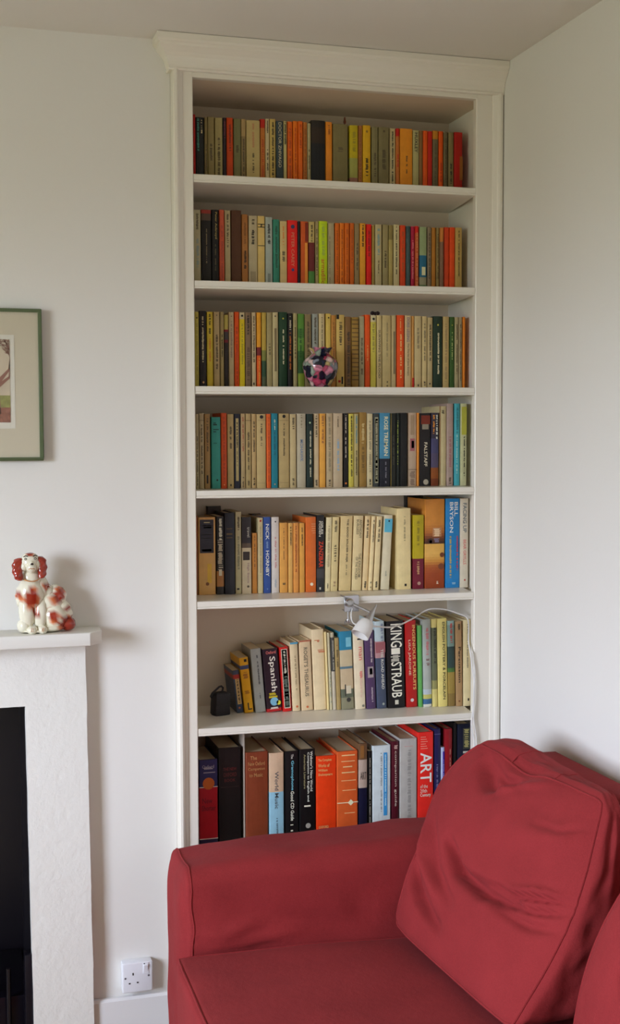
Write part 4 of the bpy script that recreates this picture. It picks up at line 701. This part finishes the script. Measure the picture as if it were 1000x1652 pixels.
# ------------------------------------------------------------------ framed picture
def picture():
    x1 = .2515; x0 = -.15; z0, z1 = 1.538, 1.9085; Yf = .006
    root = empty('framed_picture', ((x0+x1)/2, WY, z0), label='thin green framed print of a bare tree with wide cream mount', cat='picture')
    O = lambda o: off(o, root); fw = .011
    mg = mat('green_frame', (84, 98, 66), .4)
    mb = MB()
    for (a, b, c, d) in ((x0, x1, z0, z0+fw*.8), (x0, x1, z1-fw*.8, z1), (x0, x0+fw*.8, z0+fw*.8, z1-fw*.8), (x1-fw*.8, x1, z0+fw*.8, z1-fw*.8)): mb.box(a, b, Yf, WY-.001, c, d)
    O(mb.build('frame', mg, root, bevel=.001, seg=1))
    O(MB().box(x0+.006, x1-.006, Yf+.006, Yf+.009, z0+.006, z1-.006).build('mount', mat('cream_mount', (205, 196, 172), .8), root))
    px1 = at(23.8, 600, Yf).x; pr1 = at(16, 600, Yf).x; wz1, wz0 = at(20, 540, Yf).z, at(20, 691.5, Yf).z; pz1, pz0 = at(10, 547, Yf).z, at(10, 681.5, Yf).z
    px0 = -.08; pr0 = px0+(px1-pr1)
    O(MB().box(px0, px1, Yf+.0052, Yf+.0062, wz0, wz1).build('inner_mount', mat('white_mount', (222, 218, 204), .8), root))
    H = pz1-pz0
    O(MB().box(pr0, pr1, Yf+.0044, Yf+.0052, pz0, pz1).build('print', mat('print_sky', (205, 190, 165), .7, vary=.08, vscale=20), root))
    O(MB().box(pr0, pr1, Yf+.0040, Yf+.0044, pz0+H*.18, pz0+H*.325).build('print_meadow', mat('print_grass', (150, 150, 84), .7, vary=.25, vscale=60), root))
    O(MB().box(pr0, pr1, Yf+.0038, Yf+.0044, pz0, pz0+H*.18).build('print_earth', mat('print_earth', (150, 98, 78), .7, vary=.4, vscale=90), root))
    mb = MB(); y = Yf+.0038; rng = random.Random(3); xt = at(-6, 600, Yf).x
    def branch(p, ang, ln, w_, dep):
        q = (p[0]+math.sin(ang)*ln, p[1]+math.cos(ang)*ln); nx, nz_ = math.cos(ang), -math.sin(ang)
        c = [(p[0]-nx*w_, p[1]-nz_*w_), (p[0]+nx*w_, p[1]+nz_*w_), (q[0]+nx*w_*.6, q[1]+nz_*w_*.6), (q[0]-nx*w_*.6, q[1]-nz_*w_*.6)]
        c = [(min(max(a, pr0), pr1), min(max(b, pz0), pz1)) for a, b in c]
        mb.add([(a, y-.00003*dep, b) for a, b in c], [(0, 1, 2, 3)])
        if dep < 6:
            for _ in range(3 if dep else 5): branch(q, ang+rng.uniform(-.8, .8), ln*rng.uniform(.55, .8), w_*.6, dep+1)
    branch((xt, pz0+H*.1), 0, H*.36, .010, 0); branch((xt, pz0+H*.42), .9, H*.2, .005, 1); branch((xt, pz0+H*.42), -.9, H*.2, .005, 1)
    O(mb.build('print_tree', mat('print_bark', (150, 104, 88), .7), root))
    # thin glass
    g = bpy.data.materials.new('picture_glass'); g.use_nodes = True; N = g.node_tree.nodes; Lk = g.node_tree.links
    for n_ in list(N): N.remove(n_)
    out = N.new('ShaderNodeOutputMaterial'); mx = N.new('ShaderNodeMixShader'); tr = N.new('ShaderNodeBsdfTransparent'); gl = N.new('ShaderNodeBsdfGlossy'); gl.inputs['Roughness'].default_value = .03
    lw = N.new('ShaderNodeLayerWeight'); pw = N.new('ShaderNodeMath'); pw.operation = 'POWER'; pw.inputs[1].default_value = 4
    ma = N.new('ShaderNodeMath'); ma.operation = 'MULTIPLY_ADD'; ma.inputs[1].default_value = .5; ma.inputs[2].default_value = .03
    Lk.new(lw.outputs['Facing'], pw.inputs[0]); Lk.new(pw.outputs[0], ma.inputs[0])
    Lk.new(ma.outputs[0], mx.inputs[0]); Lk.new(tr.outputs[0], mx.inputs[1]); Lk.new(gl.outputs[0], mx.inputs[2]); Lk.new(mx.outputs[0], out.inputs[0])
    O(MB().box(x0+.0085, x1-.0085, Yf+.0022, Yf+.0032, z0+.0085, z1-.0085).build('glass', g, root))
picture()

# ------------------------------------------------------------------ wall socket
def socket():
    a, b = at(197, 1553, -.0), at(247.3, 1600, -.0); x0, x1 = a.x, b.x; z1 = at(222, 1552.5, 0).z; z0 = at(222, 1600.5, 0).z
    x1 = x0+(z1-z0)
    root = empty('wall_socket', ((x0+x1)/2, WY, z0), label='white single wall socket with rocker switch just above the skirting', cat='socket')
    O = lambda o: off(o, root); w_ = x1-x0; ex = lambda u: x0+w_*u; ez = lambda v: z1-(z1-z0)*v
    O(MB().box(x0+.0005, x1-.0005, .008, WY-.0008, z0+.0005, z1-.0005).build('back_box', M_WHITEP, root, bevel=.002))
    O(MB().box(x0, x1, -.001, .0078, z0, z1).build('faceplate', M_WHITEP, root, bevel=.0035, seg=3))
    for u, v, a_, b_ in ((.35, .375, .012, .022), (.235, .68, .018, .011), (.5, .67, .018, .011)):
        O(MB().box(ex(u)-w_*a_*1.6, ex(u)+w_*a_*1.6, -.0016, -.0008, ez(v)-w_*b_*1.9, ez(v)+w_*b_*1.9).build('pin_hole', M_HOLE, root))
    for u, v in ((.1, .5), (.865, .47)):
        O(MB().lathe([(0, .0008), (.0022, .0008), (.0026, 0)], (0, -1, 0), (ex(u), -.001, ez(v)), 14).build('screw', mat('screw_grey', (110, 110, 120), .4, metal=.6), root))
    O(MB().box(ex(.68), ex(.875), -.0024, -.0008, ez(.4), ez(.03)).build('switch_surround', M_WHITEP, root, bevel=.0008, seg=1))
    O(MB().add([(ex(.705), -.0022, ez(.36)), (ex(.83), -.0022, ez(.36)), (ex(.83), -.0065, ez(.1)), (ex(.705), -.0065, ez(.1)), (ex(.705), -.0022, ez(.07)), (ex(.83), -.0022, ez(.07))],
                [(0, 1, 2, 3), (3, 2, 5, 4), (0, 3, 4), (1, 5, 2), (0, 4, 5, 1)]).build('rocker', M_WHITEP, root))
    O(MB().box(ex(.7), ex(.74), -.0030, -.0022, ez(.07), ez(.04)).build('switch_mark', M_HOLE, root))
socket()

# ------------------------------------------------------------------ red sofa
FAB = (140, 46, 48)
def fabric():
    mt = bpy.data.materials.new('red_twill'); mt.use_nodes = True; nt = mt.node_tree; N = nt.nodes; L = nt.links; b = N['Principled BSDF']
    b.inputs['Roughness'].default_value = .85; b.inputs['Specular IOR Level'].default_value = .08
    b.inputs['Sheen Weight'].default_value = .05; b.inputs['Sheen Roughness'].default_value = .5; b.inputs['Sheen Tint'].default_value = (1, .55, .55, 1)
    tc = N.new('ShaderNodeTexCoord')
    n1 = N.new('ShaderNodeTexNoise'); n1.inputs['Scale'].default_value = 420; n1.inputs['Detail'].default_value = 2
    n2 = N.new('ShaderNodeTexNoise'); n2.inputs['Scale'].default_value = 9; n2.inputs['Detail'].default_value = 5
    for n_ in (n1, n2): L.new(tc.outputs['Object'], n_.inputs['Vector'])
    add = N.new('ShaderNodeMath'); add.operation = 'ADD'; L.new(n1.outputs['Fac'], add.inputs[0]); L.new(n2.outputs['Fac'], add.inputs[1])
    mr = N.new('ShaderNodeMapRange'); mr.inputs['From Min'].default_value = .6; mr.inputs['From Max'].default_value = 1.4; mr.inputs['To Min'].default_value = .84; mr.inputs['To Max'].default_value = 1.14
    L.new(add.outputs[0], mr.inputs['Value'])
    hs = N.new('ShaderNodeHueSaturation'); hs.inputs['Color'].default_value = [lin(c) for c in FAB]+[1]; L.new(mr.outputs[0], hs.inputs['Value']); L.new(hs.outputs[0], b.inputs['Base Color'])
    bp = N.new('ShaderNodeBump'); bp.inputs['Strength'].default_value = .35; bp.inputs['Distance'].default_value = .001; L.new(n1.outputs['Fac'], bp.inputs['Height'])
    n3 = N.new('ShaderNodeTexNoise'); n3.inputs['Scale'].default_value = 60; n3.inputs['Detail'].default_value = 3; L.new(tc.outputs['Object'], n3.inputs['Vector'])
    bp2 = N.new('ShaderNodeBump'); bp2.inputs['Strength'].default_value = .25; bp2.inputs['Distance'].default_value = .004; L.new(n3.outputs['Fac'], bp2.inputs['Height']); L.new(bp.outputs[0], bp2.inputs['Normal'])
    L.new(bp2.outputs[0], b.inputs['Normal']); return mt
M_RED = fabric()
def soft_block(corner, nu, nv, nw, bulge, disp=None, roundness=.12, R=None):
    """A padded block. corner(a,b,c) for a,b,c in 0..1 -> point; each face is puffed by bulge[axis]; returns (bmesh, point function)."""
    hs = [(corner(1, .5, .5)-corner(0, .5, .5)).length/2, (corner(.5, 1, .5)-corner(.5, 0, .5)).length/2, (corner(.5, .5, 1)-corner(.5, .5, 0)).length/2]
    def rounded(t):                               # edges turn over a radius of R metres along each direction
        q, d = [], []
        for v, h_, r in zip(t, hs, R):
            x = (2*v-1)*h_; i = max(-(h_-r), min(h_-r, x)); q.append(i); d.append((x-i)/r)
        L = math.sqrt(sum(x*x for x in d))
        if L < 1e-9: return t
        mx = max(abs(x) for x in d)
        return [((i+r*x/L*mx)/h_+1)/2 for i, x, r, h_ in zip(q, d, R, hs)]
    step = lambda i, n: .5-.5*math.cos(math.pi*i/n) if R else i/n
    cen = corner(.5, .5, .5)
    def pt(a, b, c):
        if R: a, b, c = rounded((a, b, c))
        p = corner(a, b, c)
        da = corner(1, b, c)-corner(0, b, c); db = corner(a, 1, c)-corner(a, 0, c); dc = corner(a, b, 1)-corner(a, b, 0)
        A, B, C_ = 2*a-1, 2*b-1, 2*c-1
        fa, fb, fc = 1-A**4, 1-B**4, 1-C_**4
        q = p+da.normalized()*A*bulge[0]*fb*fc+db.normalized()*B*bulge[1]*fa*fc+dc.normalized()*C_*bulge[2]*(fa*fb)**.8
        # round the edges where two faces meet
        r = roundness
        def k(x): return max(0, (abs(x)-(1-r))/r)
        ka, kb, kc = k(A), k(B), k(C_); s = ka*ka*kb*kb+kb*kb*kc*kc+ka*ka*kc*kc
        q = q+(cen-q)*min(.5, s)*.022
        if disp: q = q+disp(a, b, c)
        return q
    bm = bmesh.new(); V = {}
    def vert(i, j, k_):
        if (i, j, k_) not in V: V[i, j, k_] = bm.verts.new(pt(step(i, nu), step(j, nv), step(k_, nw)))
        return V[i, j, k_]
    for i in range(nu):
        for j in range(nv):
            for k_ in (0, nw): bm.faces.new([vert(i, j, k_), vert(i+1, j, k_), vert(i+1, j+1, k_), vert(i, j+1, k_)])
    for i in range(nu):
        for k_ in range(nw):
            for j in (0, nv): bm.faces.new([vert(i, j, k_), vert(i+1, j, k_), vert(i+1, j, k_+1), vert(i, j, k_+1)])
    for j in range(nv):
        for k_ in range(nw):
            for i in (0, nu): bm.faces.new([vert(i, j, k_), vert(i, j+1, k_), vert(i, j+1, k_+1), vert(i, j, k_+1)])
    bmesh.ops.recalc_face_normals(bm, faces=bm.faces)
    return bm, pt
def bm_obj(bm, name, parent, root):
    me = bpy.data.meshes.new(name); bm.to_mesh(me); bm.free()
    o = link(name, me, M_RED, parent, True)
    if root: off(o, root)
    return o
def seam(pt, path, r=.003): return MB().tube([pt(*p) for p in path], r, 7)
def trilin(c):
    def f_(a, b, w_):
        return ((c[0]*(1-a)+c[1]*a)*(1-b)+(c[2]*(1-a)+c[3]*a)*b)*(1-w_)+((c[4]*(1-a)+c[5]*a)*(1-b)+(c[6]*(1-a)+c[7]*a)*b)*w_
    return f_
V3 = Vector
def ridge(x, y, pts, wd):
    best = 9; tb = 0
    for i in range(len(pts)-1):
        ax, ay = pts[i]; bx, by = pts[i+1]; dx, dy = bx-ax, by-ay; t = max(0, min(1, ((x-ax)*dx+(y-ay)*dy)/(dx*dx+dy*dy+1e-9)))
        d = math.hypot(x-ax-dx*t, y-ay-dy*t)
        if d < best: best = d; tb = (i+t)/(len(pts)-1)
    return math.exp(-(best/wd)**2)*math.sin(math.pi*min(1, max(0, .08+tb*.84)))**.6

def sofa():
    root = empty('sofa', (.98, -1.0, 0), label='red fabric sofa with its arm against the bookcase and back to the wall', cat='sofa')
    O = lambda o: off(o, root)
    YE = -2.35                                  # the far end of the sofa, out of the picture
    # arm nearest the bookcase (a: front -> back, b: bottom -> top, c: wall side -> seat side)
    def arm_at(ya, yb):
        x0, x1 = .522, 1.43
        return trilin([V3((x0, ya, .06)), V3((x1, ya, .06)), V3((x0, ya, .592)), V3((x1, ya, .612)), V3((x0, yb, .06)), V3((x1, yb, .06)), V3((x0-.002, yb, .595)), V3((x1, yb, .618))])
    def arm_disp(a, b, c):
        d = V3((0, 0, 0))
        if c > .85:                               # creases on the seat side under the roll
            w_ = min(1, (c-.85)/.12)
            for p, wd, am in (([(.02, .74), (.10, .72), (.18, .75)], .02, -.006), ([(.03, .68), (.16, .67), (.30, .70)], .02, -.005), ([(.12, .84), (.3, .74), (.42, .70)], .035, .004), ([(.45, .8), (.5, .68)], .03, .003), ([(.06, .64), (.3, .62)], .018, .003)):
                d.y += 1.9*w_*am*ridge(a, b, p, wd)
        zz = noise.noise(V3((a*7, b*5, c*3)))
        d += V3((.004*noise.noise(V3((1, b*6, c*3))), zz*.005, zz*.004)); return d
    bm, pt = soft_block(arm_at(-.125, -.355), 90, 60, 34, (.006, .010, .008), arm_disp, .3, (.013, .036, .050))
    arm = bm_obj(bm, 'arm', root, root)
    n = 40
    path = [(.019, j/n, 1) for j in range(8, n+1)]+[(.019, 1, 1-j/24) for j in range(1, 25)]+[(.019, 1-j/n, 0) for j in range(1, n-8)]
    P = [pt(*p)+V3((.0018*math.sin(i*.9)*(1 if i < 30 else .3), 0, 0)) for i, p in enumerate(path)]
    O(MB().tube(P, .0022, 7).build('arm_seam', M_RED, root, smooth=True))
    bm, _ = soft_block(arm_at(YE+.24, YE), 30, 30, 10, (.004, .012, .008), None, .3); bm_obj(bm, 'arm', root, root)
    # base and back frame
    c = trilin([V3((.535, -.357, .06)), V3((1.43, -.357, .06)), V3((.535, -.357, .265)), V3((1.43, -.357, .265)), V3((.535, YE+.242, .06)), V3((1.43, YE+.242, .06)), V3((.535, YE+.242, .265)), V3((1.43, YE+.242, .265))])
    bm, _ = soft_block(c, 20, 10, 30, (.004, .0, .0)); bm_obj(bm, 'base', root, root)
    c = trilin([V3((1.36, -.36, .27)), V3((1.452, -.36, .27)), V3((1.375, -.36, .82)), V3((1.455, -.36, .818)), V3((1.36, YE+.245, .27)), V3((1.452, YE+.245, .27)), V3((1.375, YE+.245, .82)), V3((1.455, YE+.245, .818))])
    bm, _ = soft_block(c, 8, 30, 60, (.003, .006, 0)); bm_obj(bm, 'back_frame', root, root)
    for x in (.6, 1.38):
        for y in (-.2, YE+.08): O(MB().lathe([(0, 0), (.018, 0), (.024, .0595), (0, .0595)], (0, 0, 1), (x, y, 0), 12).build('foot', mat('dark_wood', (60, 38, 24), .4), root))
    # seat cushion
    ys0, ys1 = -.364, -1.32
    c = trilin([V3((.497, ys0, .262)), V3((1.345, ys0, .262)), V3((.497, ys0, .408)), V3((1.345, ys0, .382)), V3((.492, ys1, .262)), V3((1.345, ys1, .262)), V3((.492, ys1, .408)), V3((1.345, ys1, .382))])
    def sd(a, b, c_):
        return V3((0, 0, .006*noise.noise(V3((a*4, 2, c_*4)))+(.005*math.sin(math.pi*a)**.5 if b > .9 else 0)))
    bm, pt = soft_block(c, 70, 22, 70, (.008, .006, .0), sd, .15, (.014, .012, .014))
    st = bm_obj(bm, 'seat_cushion', root, root)
    for j in (1, 0):
        path = [(1-i/30, j, 0) for i in range(31)]+[(0, j, i/40) for i in range(1, 41)]
        o = MB().tube([pt(*p)+V3((0, 0, .001)) for p in path], .0028, 7).build('piping', M_RED, st, smooth=True); o.matrix_parent_inverse = Matrix.Identity(4)
    c = trilin([V3((.497, ys1-.006, .262)), V3((1.345, ys1-.006, .262)), V3((.497, ys1-.006, .408)), V3((1.345, ys1-.006, .382)), V3((.492, YE+.25, .262)), V3((1.345, YE+.25, .262)), V3((.492, YE+.25, .408)), V3((1.345, YE+.25, .382))])
    bm, pt = soft_block(c, 30, 8, 30, (.008, .006, .0), None, .15); bm_obj(bm, 'seat_cushion', root, root)
sofa()

def inv_uv(px, py):                 # position on the front of the back cushion from the four corners seen in the photograph
    A, B, D, C_ = (765, 1195), (985, 1300), (640, 1490), (838, 1652); u = v = .5
    for _ in range(30):
        x = (A[0]*(1-u)+B[0]*u)*(1-v)+(D[0]*(1-u)+C_[0]*u)*v; y = (A[1]*(1-u)+B[1]*u)*(1-v)+(D[1]*(1-u)+C_[1]*u)*v
        xu = (B[0]-A[0])*(1-v)+(C_[0]-D[0])*v; yu = (B[1]-A[1])*(1-v)+(C_[1]-D[1])*v
        xv = (D[0]-A[0])*(1-u)+(C_[0]-B[0])*u; yv = (D[1]-A[1])*(1-u)+(C_[1]-B[1])*u
        det = xu*yv-xv*yu; dx, dy = px-x, py-y; u += (dx*yv-xv*dy)/det; v += (xu*dy-dx*yu)/det
    return (u, v)
Z = lambda pts: [inv_uv(620+x/2.63, 1180+y/2.63) for x, y in pts]
FOLDS = [(Z([(190,330),(190,560),(240,700),(330,830)]), .035, -.011), (Z([(250,380),(270,560),(330,700)]), .03, .006), (Z([(310,420),(330,600),(400,740)]), .03, -.006),
         (Z([(395,500),(430,610),(520,690),(620,720)]), .026, -.013), (Z([(500,640),(620,690),(760,700),(850,735)]), .012, -.009), (Z([(600,680),(700,672),(800,700)]), .012, .006),
         (Z([(520,700),(660,745),(780,745),(860,742)]), .014, -.008), (Z([(560,740),(650,800),(760,820)]), .02, -.005), (Z([(470,160),(520,260),(560,290)]), .03, -.010), (Z([(540,300),(640,250),(760,250)]), .022, .006),
         (Z([(450,100),(560,230),(650,250)]), .03, -.010), (Z([(640,440),(740,470),(840,480)]), .06, .006), (Z([(720,420),(800,450),(870,430)]), .012, -.003), (Z([(820,800),(700,1000),(600,1180)]), .03, .003)]
def back_cushion(corners, label, folds, tag_group, plump=False):
    root = empty('back_cushion', corners[4], label=label, cat='cushion', group=tag_group)
    f0 = trilin(corners)
    nface = (corners[1]-corners[0]).cross(corners[2]-corners[0]).normalized()
    if nface.x > 0: nface = -nface
    # a: far -> near, b: top -> bottom, c: front -> back
    def disp(a, b, c):
        d = V3((0, 0, 0))
        wf = max(0, 1-c/.08); wb = max(0, 1-b/.05); wa = max(0, (a-.95)/.05)
        if wf > 0:
            s = 0
            for p, wd, am in folds: s += 3.2*am*ridge(a, b, p, wd)
            s += .004*noise.noise(V3((a*5, b*5, 2)))+.0015*noise.noise(V3((a*16, b*16, 5)))
            e = min(1, min(a, 1-a, b, 1-b)*9); d += nface*s*e*wf
        # the padding swells the middle of the long edges and rounds the lower far corner
        d += nface*(.026*math.sin(math.pi*min(1, b*1.04))**1.3*(1-.75*c)*(1 if a < .5 else 1-(3.4 if plump else .7)*(a-.5)))
        if plump: d.y += (.040*math.sin(math.pi*min(1, b*1.85))**1.4*(1-a)**2 if b < .54 else 0)-(.032*math.sin(math.pi*b)*a*a*(1-.4*c))
        rc = max(0, (b-.88)/.12)*max(0, (.16-a)/.16); d += (V3((.004, -.006, .003)))*rc
        rt = max(0, (.12-b)/.12)*max(0, (.14-a)/.14); d += V3((.004, -.012, -.004))*rt
        # top boxing: pinched in the middle, puffed at the ends
        if wb > 0: d.z += wb*(-.010*math.exp(-((a-.42)/.12)**2)*(1-c)+.006*math.sin(a*7)*math.sin(c*3)+.004*noise.noise(V3((a*9, c*4, 3))))
        if b < .5 and wf > 0: d.z += -.014*math.exp(-((a-.45)/.14)**2)*math.exp(-(b/.1)**2)
        if wa > 0: d.y += wa*math.sin(math.pi*min(1, max(0, c)))*.010*noise.noise(V3((b*9, c*4, 1)))
        return d
    bm, pt = soft_block(f0, 110, 110, 24, (.010, .004, .030), disp, .16, (.035, .035, .012))
    o = bm_obj(bm, 'cover', root, root)
    n = 80
    for c in (0, 1):
        path = [(i/n, 0, c) for i in range(n)]+[(1, i/n, c) for i in range(n)]+[(1-i/n, 1, c) for i in range(n)]+[(0, 1-i/n, c) for i in range(n)]
        off(MB().tube([pt(*p) for p in path], .0032, 7, closed=True).build('piping', M_RED, root, smooth=True), root)
    # seams across the top boxing
    for a in (.33, .66):
        off(MB().tube([pt(a, 0, c/12) for c in range(13)], .0018, 6).build('seam', M_RED, root, smooth=True), root)
back_cushion([V3((1.240, -.375, .868)), V3((1.305, -.892, .856)), V3((1.014, -.370, .426)), V3((1.052, -.970, .424)),
              V3((1.335, -.375, .866)), V3((1.340, -.885, .850)), V3((1.225, -.378, .426)), V3((1.262, -.960, .424))],
             'plump red back cushion leaning at the bookcase end of the sofa, creased across', FOLDS, 'loose back cushions on the sofa', True)
back_cushion([V3((1.27, -1.08, .80)), V3((1.30, -1.56, .80)), V3((1.14, -1.03, .425)), V3((1.10, -1.50, .422)),
              V3((1.325, -1.08, .79)), V3((1.335, -1.56, .80)), V3((1.28, -1.03, .425)), V3((1.28, -1.50, .422))],
             'slumped red back cushion, only its puffy edge showing beside the creased one', [(a, b, c*.6) for a, b, c in FOLDS[3:8]], 'loose back cushions on the sofa')
